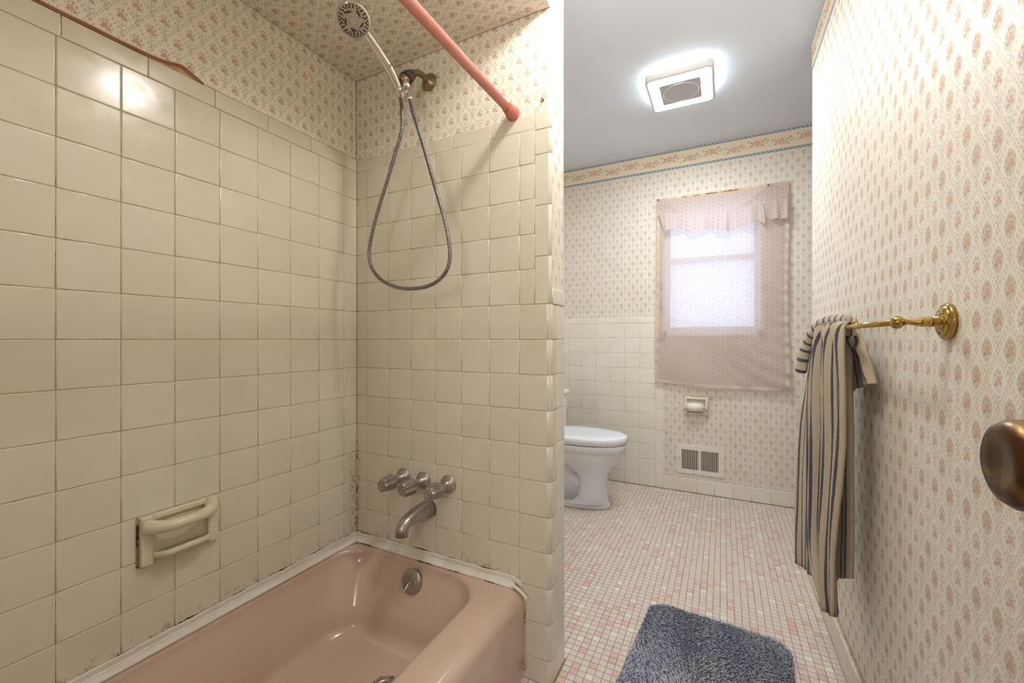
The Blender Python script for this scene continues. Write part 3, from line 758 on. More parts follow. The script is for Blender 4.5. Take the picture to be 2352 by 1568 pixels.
# ------------------------------------------------------------------ hand shower
sh = thing('hand_shower', 'chrome hand shower with looped ribbed hose hanging over the tub', 'shower', (-0.93, YF, H(0.91)))
AX = -0.93
MB().lathe([(0, 0.031), (0.002, 0.0315), (0.006, 0.029), (0.012, 0.019), (0.016, 0.0135), (0.018, 0.011)], (AX, YF + 0.003, H(0.9135)), (0, -1, 0.02), 32).build('wall_flange', M_armmetal, sh)
arm = catmull([(AX, 1.184, H(0.9135)), (AX, 1.150, H(0.917)), (AX, 1.120, H(0.909)), (AX, 1.095, H(0.890)), (AX, 1.074, H(0.868))], 6)
MB().tube(arm, 0.0105, 16).build('shower_arm', M_armmetal, sh)
MB().tube([(AX, 1.092, H(0.886)), (AX, 1.078, H(0.872)), (AX + 0.001, 1.060, H(0.853))], [0.0165, 0.0205, 0.0215], 20).build('rubber_collar', M_rubber, sh)
bl = MB().tube([(AX, 1.064, H(0.856)), (AX + 0.001, 1.054, H(0.846)), (AX + 0.001, 1.046, H(0.840)), (AX + 0.001, 1.040, H(0.836))], [0.019, 0.019, 0.016, 0.008], 20).build('ball_joint', M_armmetal, sh)
MB().tube([(AX + 0.004, 1.052, H(0.848)), (AX + 0.020, 1.050, H(0.812))], [0.011, 0.011], 16).build('outlet_elbow', M_chrome, sh)
nut = MB(); nut.tube([(AX + 0.019, 1.050, H(0.815)), (AX + 0.027, 1.047, H(0.796)), (AX + 0.034, 1.043, H(0.772)), (AX + 0.036, 1.042, H(0.764))], [0.0092, 0.0108, 0.0100, 0.0085], 18); nut.build('hose_nut', M_chrome, sh)
# handle and head (the head is in front of the arm, towards the room)
hn = Vector((0.45, -0.35, -0.82)).normalized()
hc = Vector((-0.930, 0.8468, H(0.9029)))
hp = catmull([(-0.9385, 1.040, H(0.812)), (-0.936, 1.018, H(0.832)), (-0.934, 0.990, H(0.853)), (-0.933, 0.950, H(0.875)), (-0.932, 0.915, H(0.891)), (-0.931, 0.885, H(0.9035))], 6)
n_ = len(hp); rad = [0.0118 + 0.0022 * math.sin(PI * min(1, i / n_ * 1.2)) for i in range(n_)]
hd = MB().tube(hp, rad, 20).build('handle', M_chrome, sh)
MB().tube([hp[0] + (hp[1] - hp[0]) * 1.2, hp[0], hp[0] - (hp[3] - hp[0]).normalized() * 0.016, hp[0] - (hp[3] - hp[0]).normalized() * 0.024], [0.0135, 0.0140, 0.0135, 0.0095], 20).build('handle_nut', M_chrome, sh)
bp_ = hp[int(n_ * 0.45)]
MB().lathe([(0.010, 0.0052), (0.0142, 0.0050), (0.0148, 0.001)], bp_ + Vector((0.0, 0, 0)), (0.75, -0.1, -0.5), 16).build('pause_button', M_nickel, hd)
head = MB(); head.lathe([(-0.030, 0.004), (-0.027, 0.022), (-0.018, 0.036), (-0.008, 0.0445), (0.000, 0.0462), (0.004, 0.0455), (0.006, 0.0425)], hc, hn, 40, 0, False); head = head.build('spray_head', M_chrome, sh)
MB().lathe([(0.0052, 0.043), (0.0068, 0.040), (0.0070, 0.020), (0.0085, 0.018), (0.0090, 0.012), (0.0075, 0.001)], hc, hn, 36).build('spray_face', M_facegrey, head)
u1 = hn.cross(Vector((0, 0, 1))).normalized(); u2 = hn.cross(u1)
mb = MB()
for (rad_, cnt, sz, off) in ((0.0375, 26, 0.0021, 0), (0.0325, 20, 0.0023, 0.1), (0.0275, 9, 0.0020, 0.2), (0.0105, 8, 0.0013, 0)):
    for k in range(cnt):
        if cnt == 9 and k % 3 == 1: continue
        a = 2 * PI * k / cnt + off; c_ = hc + (u1 * math.cos(a) + u2 * math.sin(a)) * rad_
        mb.lathe([(0.006, sz), (0.0088, sz * 0.85), (0.0094, sz * 0.3)], c_, hn, 8)
mb.build('nozzles', M_black, head, 'stuff')
mb = MB()
for k in range(5):
    a = 2 * PI * k / 5; R = []
    for i in range(7):
        b_ = a + 0.13 * i; r0 = 0.0205 + 0.0008 * i; w_ = 0.0030 * math.sin(PI * (i + 0.6) / 7.2)
        d1 = u1 * math.cos(b_) + u2 * math.sin(b_)
        R.append([hc + hn * 0.0072 + d1 * (r0 - w_), hc + hn * 0.0088 + d1 * r0, hc + hn * 0.0072 + d1 * (r0 + w_)])
    mb.rings(R, 0, True, False)
mb.build('swirl_slots', M_rubber, head)
# ribbed hose
hz = [(-0.9425, 1.052, 0.796), (-0.936, 1.05, 0.765), (-0.925, 1.04, 0.735), (-0.926, 1.04, 0.675), (-0.951, 1.04, 0.6112), (-0.990, 1.04, 0.5183), (-1.0260, 1.04, 0.4368), (-1.0545, 1.04, 0.3598), (-1.0684, 1.04, 0.2943), (-1.0565, 1.04, 0.2415), (-1.0097, 1.04, 0.1960), (-0.942, 1.04, 0.1695), (-0.877, 1.04, 0.1620), (-0.8165, 1.04, 0.1675), (-0.7687, 1.04, 0.1893), (-0.7424, 1.04, 0.224), (-0.7376, 1.04, 0.2698), (-0.7505, 1.04, 0.3439), (-0.7782, 1.04, 0.4275), (-0.8115, 1.04, 0.5273), (-0.8456, 1.04, 0.6294), (-0.8785, 1.04, 0.7201), (-0.8935, 1.042, 0.766)]
path = resample(catmull([(x, y, H(z)) for x, y, z in hz], 10), 0.00155)
k3 = len(path) // 3 * 3; path = path[:k3 + 1]
rad = [0.0062 if i % 3 == 1 else (0.0062 if i % 3 == 2 else 0.0054) for i in range(len(path))]
mis = [1 if i % 3 == 0 else (0 if i % 3 == 1 else 0) for i in range(len(path) - 1)]
mis = [0 if i % 3 == 1 else (0 if i % 3 == 2 and (i // 3) % 1 else 1) for i in range(len(path) - 1)]
hose = MB(); hose.tube(path, rad, 12, 0, True, mis); hose.build('ribbed_hose', [M_chrome, M_hosedark], sh)

# ------------------------------------------------------------------ shower curtain rod
rodt = thing('shower_rod', 'pink ribbed tension rod running above the tub from the tiled wall', 'curtain rod', (-0.593, YF, H(0.715)))
RX, RZ = -0.594, H(0.716)
MB().lathe([(0.03, 0.0133), (0.40, 0.0133), (1.50, 0.0133)], (RX, YF, RZ), (0, -1, 0), 96, 0, True, 24, [0.10, 0.10, 0.10]).build('rod_tube', M_rod, rodt)
for (yy, dd) in ((YF - 0.001, -1), (YB + 0.001, 1)):
    MB().lathe([(0, 0.0225), (0.006, 0.0225), (0.040, 0.0160), (0.042, 0.0155)], (RX, yy, RZ), (0, dd, 0), 96, 0, True, 24, [0.10, 0.12, 0.12, 0.0]).build('rod_end_cap', M_rodcap, rodt)
    MB().lathe([(0.040, 0.0168), (0.0425, 0.0168)], (RX, yy, RZ), (0, dd, 0), 32).build('cap_ring', M_rodcap, rodt)
# small brass hook on the wallpaper
hk = thing('cup_hook', 'tiny brass hook screwed into the wallpaper beside the rod end', 'hook', (-0.4944, 1.189, H(0.738)))
MB().lathe([(0, 0.0045), (0.002, 0.0045), (0.003, 0.0015), (0.012, 0.0015)], (-0.4944, 1.189, H(0.738)), (0, -1, 0), 12).build('hook_base', M_brass, hk)
MB().tube([(-0.4944, 1.178, H(0.738)), (-0.4944, 1.172, H(0.733)), (-0.4944, 1.170, H(0.727)), (-0.4944, 1.174, H(0.723))], 0.0015, 8).build('hook_curl', M_brass, hk)

# ------------------------------------------------------------------ toilet
TYc = 2.62
toilet = thing('toilet', 'white two-piece toilet beside the far tiled wall', 'toilet', (-0.90, TYc, 0))
def oval(xb, xf, hw, z, sq=2.0, n=48, yc=TYc, backsq=None):
    """xb back, xf front, hw half width; front rounder than the back"""
    xc = xb + (xf - xb) * 0.42; pts = []
    for j in range(n):
        a = 2 * PI * j / n; c_, s_ = math.cos(a), math.sin(a)
        rx = (xf - xc) if c_ > 0 else (xc - xb); q = 2.0 if c_ > 0 else (backsq or 3.2)
        pts.append((xc + rx * math.copysign(abs(c_) ** (2 / q), c_), yc + hw * math.copysign(abs(s_) ** (2 / (2.2 if c_ > 0 else q)), s_), z))
    return pts
mb = MB(); R = []
for (xb, xf, hw, z) in ((-1.20, -0.634, 0.110, 0.0), (-1.20, -0.630, 0.113, 0.012), (-1.20, -0.634, 0.111, 0.024), (-0.86, -0.645, 0.102, 0.034), (-0.83, -0.652, 0.096, 0.07), (-0.82, -0.655, 0.094, 0.14), (-0.825, -0.651, 0.097, 0.19),
                        (-0.85, -0.640, 0.108, 0.225), (-0.92, -0.615, 0.130, 0.265), (-0.98, -0.584, 0.153, 0.305), (-1.02, -0.562, 0.166, 0.345), (-1.03, -0.552, 0.171, 0.362), (-1.035, -0.549, 0.173, 0.367), (-1.035, -0.538, 0.182, 0.374), (-1.03, -0.533, 0.184, 0.405), (-1.03, -0.536, 0.182, 0.411)):
    R.append(oval(xb, xf, hw, z))
mb.rings(R, 0, True, True, True, True); mb.build('bowl', M_porc, toilet)
tw = catmull([(-0.80, TYc, 0.13), (-0.86, TYc, 0.17), (-0.93, TYc, 0.20), (-1.00, TYc, 0.19), (-1.06, TYc, 0.13), (-1.09, TYc, 0.01)], 6)
MB().tube(tw, [0.052, 0.058] + [0.066] * (len(tw) - 3) + [0.075], 24).build('trapway', M_porc, toilet)
MB().rings([oval(-1.18, -0.76, 0.066, z_) for z_ in (0.01, 0.39)], 0, True, True, True, True).build('inner_core', M_porc, toilet)
MB().rings([oval(-1.16, -0.98, 0.12, z_) for z_ in (0.20, 0.41)], 0, True, True, True, True).build('tank_shelf', M_porc, toilet)
R = [oval(-1.03, -0.543, 0.174, 0.411), oval(-1.03, -0.541, 0.176, 0.414), oval(-1.03, -0.541, 0.176, 0.420), oval(-1.03, -0.543, 0.174, 0.422)]
MB().rings(R, 0, True, True, True, True).build('seat_ring', M_porc, toilet)
R = [oval(-1.035, -0.533, 0.184, 0.417), oval(-1.035, -0.529, 0.188, 0.419), oval(-1.035, -0.528, 0.189, 0.452), oval(-1.033, -0.533, 0.184, 0.458), oval(-1.02, -0.552, 0.168, 0.4615), oval(-0.98, -0.62, 0.11, 0.463)]
MB().rings(R, 0, True, True, True, True).build('lid', M_porc, toilet)
tk = MB().box(-1.262, -1.000, TYc - 0.225, TYc + 0.225, 0.405, 0.672).build('tank', M_porc, toilet); bev(tk, 0.018, 4)
tl = MB().box(-1.268, -0.982, TYc - 0.238, TYc + 0.240, 0.677, 0.706).build('tank_lid', M_porc, toilet); bev(tl, 0.008, 3)
MB().box(-1.258, -1.002, TYc - 0.22, TYc + 0.22, 0.670, 0.679).build('lid_gap_shade', M_black, toilet)  # black slab stands in for the shade under the tank lid
MB().tube([(-0.997, TYc - 0.17, 0.62), (-0.985, TYc - 0.17, 0.62), (-0.982, TYc - 0.12, 0.612)], 0.006, 10).build('flush_lever', M_chrome, toilet)

# ------------------------------------------------------------------ toilet paper holder and roll
th = thing('toilet_paper_holder', 'cream ceramic toilet paper holder set in the wallpaper below the curtain', 'paper holder', (-0.163, YFAR, H(-0.456)))
hx0, hx1, hz0, hz1 = -0.2400, -0.0850, H(-0.5165), H(-0.3965)
FY = FW; mb = MB()
mb.box(hx0, hx0 + 0.020, FY - 0.026, FY, hz0, hz1); mb.box(hx1 - 0.022, hx1, FY - 0.026, FY, hz0, hz1); mb.box(hx0 + 0.015, hx1 - 0.015, FY - 0.024, FY, hz1 - 0.016, hz1); mb.box(hx0 + 0.015, hx1 - 0.015, FY - 0.018, FY, hz0, hz0 + 0.014)
bev(mb.build('holder_frame', M_soap, th), 0.005, 3)
MB().box(hx0 + 0.012, hx1 - 0.012, FY - 0.006, FY, hz0 + 0.01, hz1 - 0.01).build('recess_back', M_soap, th)
rz_ = H(-0.462); ry_ = FY - 0.036
MB().tube([(hx0 + 0.010, ry_, rz_), (hx1 - 0.010, ry_, rz_)], 0.0085, 16).build('roller', M_white, th)
for xx in (hx0 + 0.004, hx1 - 0.020):
    bev(MB().box(xx, xx + 0.016, FY - 0.048, FY - 0.010, rz_ - 0.014, rz_ + 0.020).build('roller_post', M_soap, th), 0.005, 3)
rl = thing('toilet_paper_roll', 'partly used white toilet paper roll on the ceramic holder', 'toilet paper', (-0.175, ry_, rz_))
MB().lathe([(0, 0.0105), (0, 0.0285), (0.0995, 0.0285), (0.0995, 0.0105)], (hx0 + 0.0215, ry_, rz_ - 0.001), (1, 0, 0), 36, 0, False).build('paper', M_paper, rl)
MB().lathe([(0.0005, 0.0107), (0.0990, 0.0107)], (hx0 + 0.0215, ry_, rz_ - 0.002), (1, 0, 0), 24, 0, False).build('core', M_card, rl)

# ------------------------------------------------------------------ air register
rg = thing('air_register', 'white metal wall register with two banks of vertical louvers near the floor', 'register', (-0.14, FW, H(-0.835)))
gx0, gx1, gz0, gz1 = -0.287, 0.0078, H(-0.931), H(-0.736)
Y1, Y2 = FW - 0.006, FW
mb = MB(); ix0, ix1, iz0, iz1 = gx0 + 0.030, gx1 - 0.034, gz0 + 0.030, gz1 - 0.030; xm = (ix0 + ix1) / 2
for q in ((gx0, ix0, gz0, gz1), (ix1, gx1, gz0, gz1), (ix0, ix1, gz0, iz0), (ix0, ix1, iz1, gz1), (xm - 0.009, xm + 0.009, iz0, iz1)): mb.box(q[0], q[1], Y1, Y2, q[2], q[3])
mb.build('face_plate', M_white, rg)
MB().box(ix0 - 0.002, ix1 + 0.002, Y2 - 0.0012, Y2 - 0.0006, iz0 - 0.002, iz1 + 0.002).build('duct_back', M_void, rg)
lm = MB().box(-0.0032, 0.0032, -0.0024, 0.0024, -(iz1 - iz0) / 2, (iz1 - iz0) / 2, 0, Matrix.Rotation(0.5, 4, 'Z')).build('louver', M_louver, mesh_only=True)
for (a, b_) in ((ix0, xm - 0.009), (xm + 0.009, ix1)):
    for k in range(9):
        link('louver', lm, rg).location = Vector((a + (b_ - a) * (k + 0.62) / 9.2, Y1 + 0.0030, (iz0 + iz1) / 2)) 
for o in [c for c in rg.children if c.name.startswith('louver')]: o.matrix_parent_inverse = Matrix.Translation(rg.location).inverted()
MB().box(gx0 + 0.017, gx0 + 0.021, Y1 - 0.010, Y1, (gz0 + gz1) / 2 - 0.004, (gz0 + gz1) / 2 + 0.016).build('damper_lever', M_louver, rg)
for xx in (gx0 + 0.009, gx1 - 0.012): MB().lathe([(0, 0.004), (0.0015, 0.003), (0.0018, 0.0005)], (xx, Y1, (gz0 + gz1) / 2), (0, -1, 0), 12).build('screw', M_nickel, rg)

# ------------------------------------------------------------------ curtain on the window
def fabric(name, base, dots=True, trans=0.5, uvdots=0.0560, see=0.0):
    m = bpy.data.materials.new(name); m.use_nodes = True; n = NT(m); t = m.node_tree; t.nodes.clear()
    out = t.nodes.new('ShaderNodeOutputMaterial'); P = n.pos(); x, z = P[0], P[2]
    weave = n.noise(500.0, 2.0); col = n.mix(n.mr(weave, 0.3, 0.7), base, tuple(c * 0.93 for c in base[:3]) + (1,))
    vine = n.mr(n.noise(75.0, 2.0), 0.50, 0.54); v2 = n.mr(n.noise(75.0, 2.0), 0.54, 0.58, 1.0, 0.0)
    col = n.mix(n.mul(n.mul(vine, v2), 0.35), col, rgb(244, 232, 224))
    if dots:
        S = uvdots; zz = n.div(z, S * 0.25); row = n.m('FLOOR', zz); off = n.mul(n.m('FRACT', n.mul(row, 0.5)), 1.0)
        fx_ = n.sub(n.m('FRACT', n.add(n.div(x, S), off)), 0.5); fz_ = n.sub(n.m('FRACT', zz), 0.5)
        r = n.ln(n.mul(fx_, S), n.mul(fz_, S * 0.25))
        ring = n.lt(n.ab(n.sub(r, 0.0034)), 0.0011, 0.0004)
        col = n.mix(n.mul(ring, 0.6), col, rgb(138, 110, 98))
    d = t.nodes.new('ShaderNodeBsdfDiffuse'); tl = t.nodes.new('ShaderNodeBsdfTranslucent'); mx = t.nodes.new('ShaderNodeMixShader')
    n.put(d.inputs[0], col); n.put(tl.inputs[0], n.mix(0.62, col, rgb(250, 248, 255))); mx.inputs[0].default_value = trans
    t.links.new(d.outputs[0], mx.inputs[1]); t.links.new(tl.outputs[0], mx.inputs[2]); tr = t.nodes.new('ShaderNodeBsdfTransparent'); m2 = t.nodes.new('ShaderNodeMixShader'); m2.inputs[0].default_value = see
    t.links.new(mx.outputs[0], m2.inputs[1]); t.links.new(tr.outputs[0], m2.inputs[2]); t.links.new(m2.outputs[0], out.inputs[0])
    return m
M_sheer = fabric('pale_pink_eyelet_cloth', rgb(228, 208, 196), trans=0.50, see=0.28)
M_ruffle = fabric('pale_pink_ruffle', rgb(230, 210, 198), trans=0.5, see=0.10)
M_hem = fabric('pink_hem', rgb(228, 208, 195), False, 0.35)
cur = thing('window_curtain', 'pale pink eyelet curtain pinned over the far window', 'curtain', (-0.02, 3.12, H(0.35)))
def interp(tab, x):
    for (a, b_) in zip(tab, tab[1:]):
        if x <= b_[0]: return a[1] + (b_[1] - a[1]) * max(0, (x - a[0]) / (b_[0] - a[0]))
    return tab[-1][1]
topz = [(-0.42, 1.001), (-0.36, 0.992), (-0.16, 0.983), (0.10, 0.982), (0.20, 0.985), (0.259, 0.992), (0.37, 0.999)]
botz = [(-0.43, -0.299), (-0.2, -0.318), (0.0, -0.325), (0.20, -0.326), (0.30, -0.324), (0.37, -0.308)]
def cloth(name, m_, xa, xb, top, bot, nx, nz, yf, thick=0.0, parent=cur):
    mb = MB(); R = []
    for j in range(nz + 1):
        row = []; v = j / nz
        for i in range(nx + 1):
            u = i / nx; x = xa(v) + (xb(v) - xa(v)) * u; zt_ = H(interp(top, x)); zb_ = H(interp(bot, x)); z = zt_ + (zb_ - zt_) * v
            row.append((x, yf(x, z, u, v), z))
        R.append(row)
    mb.rings(R, 0, True, False); o = mb.build(name, m_, parent); return o
def cy(x, z, u, v):
    zz = z - EYE
    a = 0.012 * math.exp(-((x + 0.36 - (0.99 - zz) * 0.9) / 0.03) ** 2) * max(0, 1 - (1 - zz) / 0.35)
    b_ = 0.012 * math.exp(-((x - 0.25 + (0.99 - zz) * 1.2) / 0.035) ** 2) * max(0, 1 - (1 - zz) / 0.4)
    w = 0.004 * math.sin(x * 26 + zz * 3) * v + 0.007 * v * v * v * math.sin((x * 0.8 + zz * 1.3) * 48 + 2 * math.sin(x * 9)) * max(0, x + 0.15) * 2.2 + 0.006 * math.sin(zz * 9 + x * 14) * (0.2 + v * 0.8) + 0.010 * v * math.sin((x + zz) * 11)
    edge = 0.004 * math.sin(z * 95) * max(0, (u - 0.93) / 0.07) * min(1, v * 3) + 0.003 * math.sin(z * 80) * max(0, (0.04 - u) / 0.04)
    return 3.118 - a - b_ - w * 0.8 - 0.010 * v + edge
xa_ = lambda v: -0.419 - 0.012 * v * v
xb_ = lambda v: 0.3686 + 0.004 * math.sin(v * 9)
cloth('main_panel', M_sheer, xa_, xb_, topz, botz, 110, 150, cy)
# stitched hems
hem = [(x, z + 0.020) for x, z in botz]
cloth('bottom_hem', M_hem, lambda v: -0.4305, lambda v: 0.3690, hem, [(x, z - 0.001) for x, z in botz], 110, 4, lambda x, z, u, v: cy(x, z, u, 0.99) - 0.0018)
cloth('side_hem', M_hem, lambda v: xb_(v) - 0.020, lambda v: xb_(v) + 0.0006, topz, botz, 5, 150, lambda x, z, u, v: cy(x, z, 0.965 + 0.035 * u, v) - 0.0018)
cloth('side_hem', M_hem, lambda v: xa_(v) - 0.0006, lambda v: xa_(v) + 0.020, topz, botz, 5, 150, lambda x, z, u, v: cy(x, z, 0.026 * u, v) - 0.0018)
seamz = [(-0.4031, 0.884), (-0.3943, 0.8826), (-0.2407, 0.860), (-0.1, 0.850), (-0.0259, 0.8471), (0.1011, 0.864), (0.18, 0.870), (0.2468, 0.873), (0.317, 0.884), (0.3674, 0.876)]
valb = [(-0.362, 0.756), (-0.30, 0.765), (-0.2686, 0.757), (-0.23, 0.742), (-0.1992, 0.727), (-0.13, 0.742), (-0.0782, 0.735), (-0.02, 0.715), (0.051, 0.708), (0.10, 0.726), (0.1505, 0.736), (0.18, 0.757), (0.205, 0.764), (0.2330, 0.735)]
def ry(x, z, u, v):
    fold = math.sin(x * 88 + 1.2 * math.sin(x * 17)) * 0.5 + math.sin(x * 41 + 2) * 0.5
    return 3.094 - 0.004 - (0.004 + 0.018 * v) * (1 + fold)
cloth('valance_top', M_ruffle, lambda v: -0.419 + 0.018 * v, lambda v: 0.36 + 0.004 * v, [(x, z - 0.001) for x, z in topz], [(x, z + 0.001) for x, z in seamz], 100, 12, lambda x, z, u, v: cy(x, z, u, 0.05) - 0.004 - 0.010 * v)
cloth('ruffle', M_ruffle, lambda v: -0.401 + 0.036 * v, lambda v: 0.232 + 0.006 * v, seamz, valb, 130, 14, ry)
cloth('ruffle', M_ruffle, lambda v: 0.2365 + 0.012 * v, lambda v: 0.362 - 0.006 * v, seamz, [(0.23, 0.764), (0.36, 0.752)], 50, 14, lambda x, z, u, v: 3.096 - 0.004 - (0.003 + 0.014 * v) * (1 + 0.7 * math.sin(x * 110)))
sm = catmull([Vector((x, 3.0915 + 0.002, H(z))) for x, z in seamz], 6)
MB().tube(sm, 0.0036, 8).build('seam_piping', M_hem, cur)
for (x, z, lb) in ((-0.409, 0.990, 'red push pin at the upper left corner of the pink curtain'), (0.2594, 0.984, 'red push pin right of the middle along the curtain top')):
    o = MB().lathe([(0, 0.0020), (0.003, 0.0050), (0.006, 0.0030), (0.009, 0.0055), (0.011, 0.0050), (0.0115, 0.001)], (x, 3.112, H(z)), (0, -1, 0), 16).build('push_pin', M_pin); tag(o, lb, 'push pin', 'red pins holding the curtain')

# ------------------------------------------------------------------ towel bar
tb = thing('towel_bar', 'polished brass towel bar on the right wallpapered wall', 'towel bar', (XR, 1.30, H(0.035)))
BXc, BZc = 0.287, H(0.0318)
for yy in (1.008, 1.590):
    MB().lathe([(0, 0.0325), (0.0055, 0.0328), (0.0075, 0.0310), (0.0080, 0.0272), (0.0098, 0.0272), (0.0112, 0.0245), (0.0112, 0.0195), (0.0130, 0.0185), (0.0145, 0.0150), (0.0155, 0.0095), (0.0270, 0.0080)], (XR, yy, BZc), (-1, 0, 0), 40).build('rosette', M_brass, tb)
    MB().lathe([(0.022, 0.0085), (0.026, 0.0100), (0.029, 0.0085), (0.033, 0.0092), (0.040, 0.0080), (0.052, 0.0048), (0.056, 0.0044), (0.058, 0.0066), (0.060, 0.0048), (0.0618, 0.0075), (0.066, 0.0112), (0.071, 0.0122), (0.076, 0.0112), (0.0795, 0.0070), (0.0810, 0.002)], (XR, yy, BZc), (-1, 0, 0), 28).build('post', M_brass, tb)
MB().tube([(BXc, 1.008, BZc), (BXc, 1.590, BZc)], 0.0058, 20).build('bar', M_brass, tb)

# ------------------------------------------------------------------ striped towel
def towel_mat():
    m = mat('striped_terry', rough=0.95); n = NT(m); uv = n.n.new('ShaderNodeUVMap'); s_ = n.n.new('ShaderNodeSeparateXYZ'); n.l.new(uv.outputs[0], s_.inputs[0])
    jit = n.mul(n.sub(n.noise(160.0, 3.0), 0.5), 0.12)
    f = n.ab(n.sub(n.m('FRACT', n.add(s_.outputs[0], jit)), 0.5))
    st = n.lt(f, 0.16, 0.03)
    fl = n.noise(900.0, 2.0)
    beige = n.mix(n.mr(fl, 0.3, 0.7), rgb(188, 171, 142), rgb(222, 207, 180)); navy = n.mix(n.mr(fl, 0.3, 0.7), rgb(58, 56, 72), rgb(92, 90, 108))
    n.put(B(m).inputs['Base Color'], n.mix(st, beige, navy))
    n.bump(n.noise(700.0, 3.0), 0.9, 0.003, B(m))
    B(m).inputs['Sheen Weight'].default_value = 0.3
    return m
M_terry = towel_mat()
towel = thing('towel', 'navy and beige striped terry towel bunched over the brass bar', 'towel', (0.27, 1.48, H(0.04)))
def tpanel(name, Lp, Rp, n_st, folds, amp, out=(-1, 0, 0), nx=48, per=6, u0=0.0, thick=0.004, foldphase=0.0):
    Lc = catmull([(x, y, H(z)) for x, y, z in Lp], per); Rc = catmull([(x, y, H(z)) for x, y, z in Rp], per)
    n_ = 60; Lr = [Lc[min(len(Lc) - 1, int(round(k * (len(Lc) - 1) / n_)))] for k in range(n_ + 1)]
    def at(C, t): 
        q = t * (len(C) - 1); i = min(int(q), len(C) - 2); return C[i].lerp(C[i + 1], q - i)
    mb = MB(); o_ = Vector(out)
    for side in (0, 1):
        b_ = len(mb.v)
        for j in range(n_ + 1):
            v = j / n_; a, c_ = at(Lc, v), at(Rc, v)
            for i in range(nx + 1):
                u = i / nx; q = a.lerp(c_, u)
                ph = foldphase + 1.1 * math.sin(v * 5 + 1) + 0.7 * math.sin(v * 11)
                f = amp * (0.35 + 0.65 * min(1, v * 5)) * (math.sin(2 * PI * folds * u + ph) + 0.45 * math.sin(2 * PI * folds * 1.7 * u + 2 * ph)) * min(1, 8 * min(u, 1 - u) + 0.2)
                rim_ = 0.010 * (1 - (2 * u - 1) ** 6)
                q = q + o_ * (f + rim_ - side * thick * 2) + Vector((0, 0, 1)) * (0.0018 * rr.uniform(-1, 1)) * 0.3
                q += Vector((rr.uniform(-1, 1), rr.uniform(-1, 1), 0)) * 0.0004
                mb.v.append(q)
        for j in range(n_):
            for i in range(nx):
                k = b_ + j * (nx + 1) + i; v0, v1 = j / n_, (j + 1) / n_; a0, a1 = u0 + n_st * i / nx, u0 + n_st * (i + 1) / nx
                idx = (k, k + 1, k + nx + 2, k + nx + 1) if side == 0 else (k + nx + 1, k + nx + 2, k + 1, k)
                uvs = ((a0, v0), (a1, v0), (a1, v1), (a0, v1)) if side == 0 else ((a0, v1), (a1, v1), (a1, v0), (a0, v0))
                mb.face(idx, 0, True, uvs)
    # close the rim
    N1 = (n_ + 1) * (nx + 1); rim = [j * (nx + 1) for j in range(n_ + 1)] + [n_ * (nx + 1) + i for i in range(1, nx + 1)] + [j * (nx + 1) + nx for j in range(n_ - 1, -1, -1)] + [i for i in range(nx - 1, 0, -1)]
    for a, c_ in zip(rim, rim[1:] + rim[:1]): mb.face((a, c_, c_ + N1, a + N1), 0, True, ((0.25, 0),) * 4)
    return mb.build(name, M_terry, towel)
FL = [(0.304, 1.56, 0.015), (0.300, 1.56, 0.040), (0.288, 1.57, 0.050), (0.273, 1.59, 0.036), (0.264, 1.6, -0.028), (0.256, 1.61, -0.166), (0.252, 1.61, -0.305), (0.249, 1.61, -0.513), (0.250, 1.58, -0.652), (0.262, 1.52, -0.726), (0.270, 1.46, -0.748)]
FR = [(0.304, 1.38, 0.010), (0.300, 1.37, 0.038), (0.288, 1.36, 0.048), (0.276, 1.355, 0.032), (0.276, 1.35, -0.023), (0.280, 1.35, -0.135), (0.282, 1.36, -0.25), (0.277, 1.37, -0.367), (0.270, 1.38, -0.487), (0.266, 1.39, -0.61), (0.268, 1.4, -0.752)]
tpanel('front_drape', FL, FR, 17, 4.5, 0.0125, nx=90)
LL = [(0.284, 1.64, 0.040), (0.262, 1.66, -0.058), (0.248, 1.68, -0.175), (0.238, 1.68, -0.321), (0.228, 1.68, -0.468), (0.225, 1.68, -0.615), (0.226, 1.68, -0.746)]
LR = [(0.286, 1.58, 0.040), (0.275, 1.59, -0.055), (0.265, 1.59, -0.165), (0.260, 1.59, -0.303), (0.260, 1.59, -0.44), (0.260, 1.57, -0.57), (0.260, 1.57, -0.735)]
tpanel('side_drape', LL, LR, 6, 1.5, 0.006, foldphase=1.0, u0=0.3)
IL = [(0.310, 1.54, 0.02), (0.310, 1.54, -0.156), (0.306, 1.54, -0.285), (0.304, 1.54, -0.415), (0.301, 1.54, -0.545), (0.298, 1.54, -0.715)]
IR = [(0.312, 1.44, 0.02), (0.312, 1.44, -0.144), (0.313, 1.44, -0.264), (0.313, 1.44, -0.384), (0.314, 1.44, -0.503), (0.312, 1.44, -0.655)]
tpanel('rear_drape', IL, IR, 5, 1, 0.003, nx=24, u0=0.2)
PL = [(0.312, 1.5, 0.036), (0.325, 1.52, -0.026), (0.333, 1.54, -0.09), (0.337, 1.54, -0.150)]
PR = [(0.312, 1.4, 0.034), (0.322, 1.36, -0.023), (0.330, 1.34, -0.066), (0.333, 1.315, -0.108)]
tpanel('rear_flap', PL, PR, 5, 1.5, 0.005, nx=30, u0=0.1)
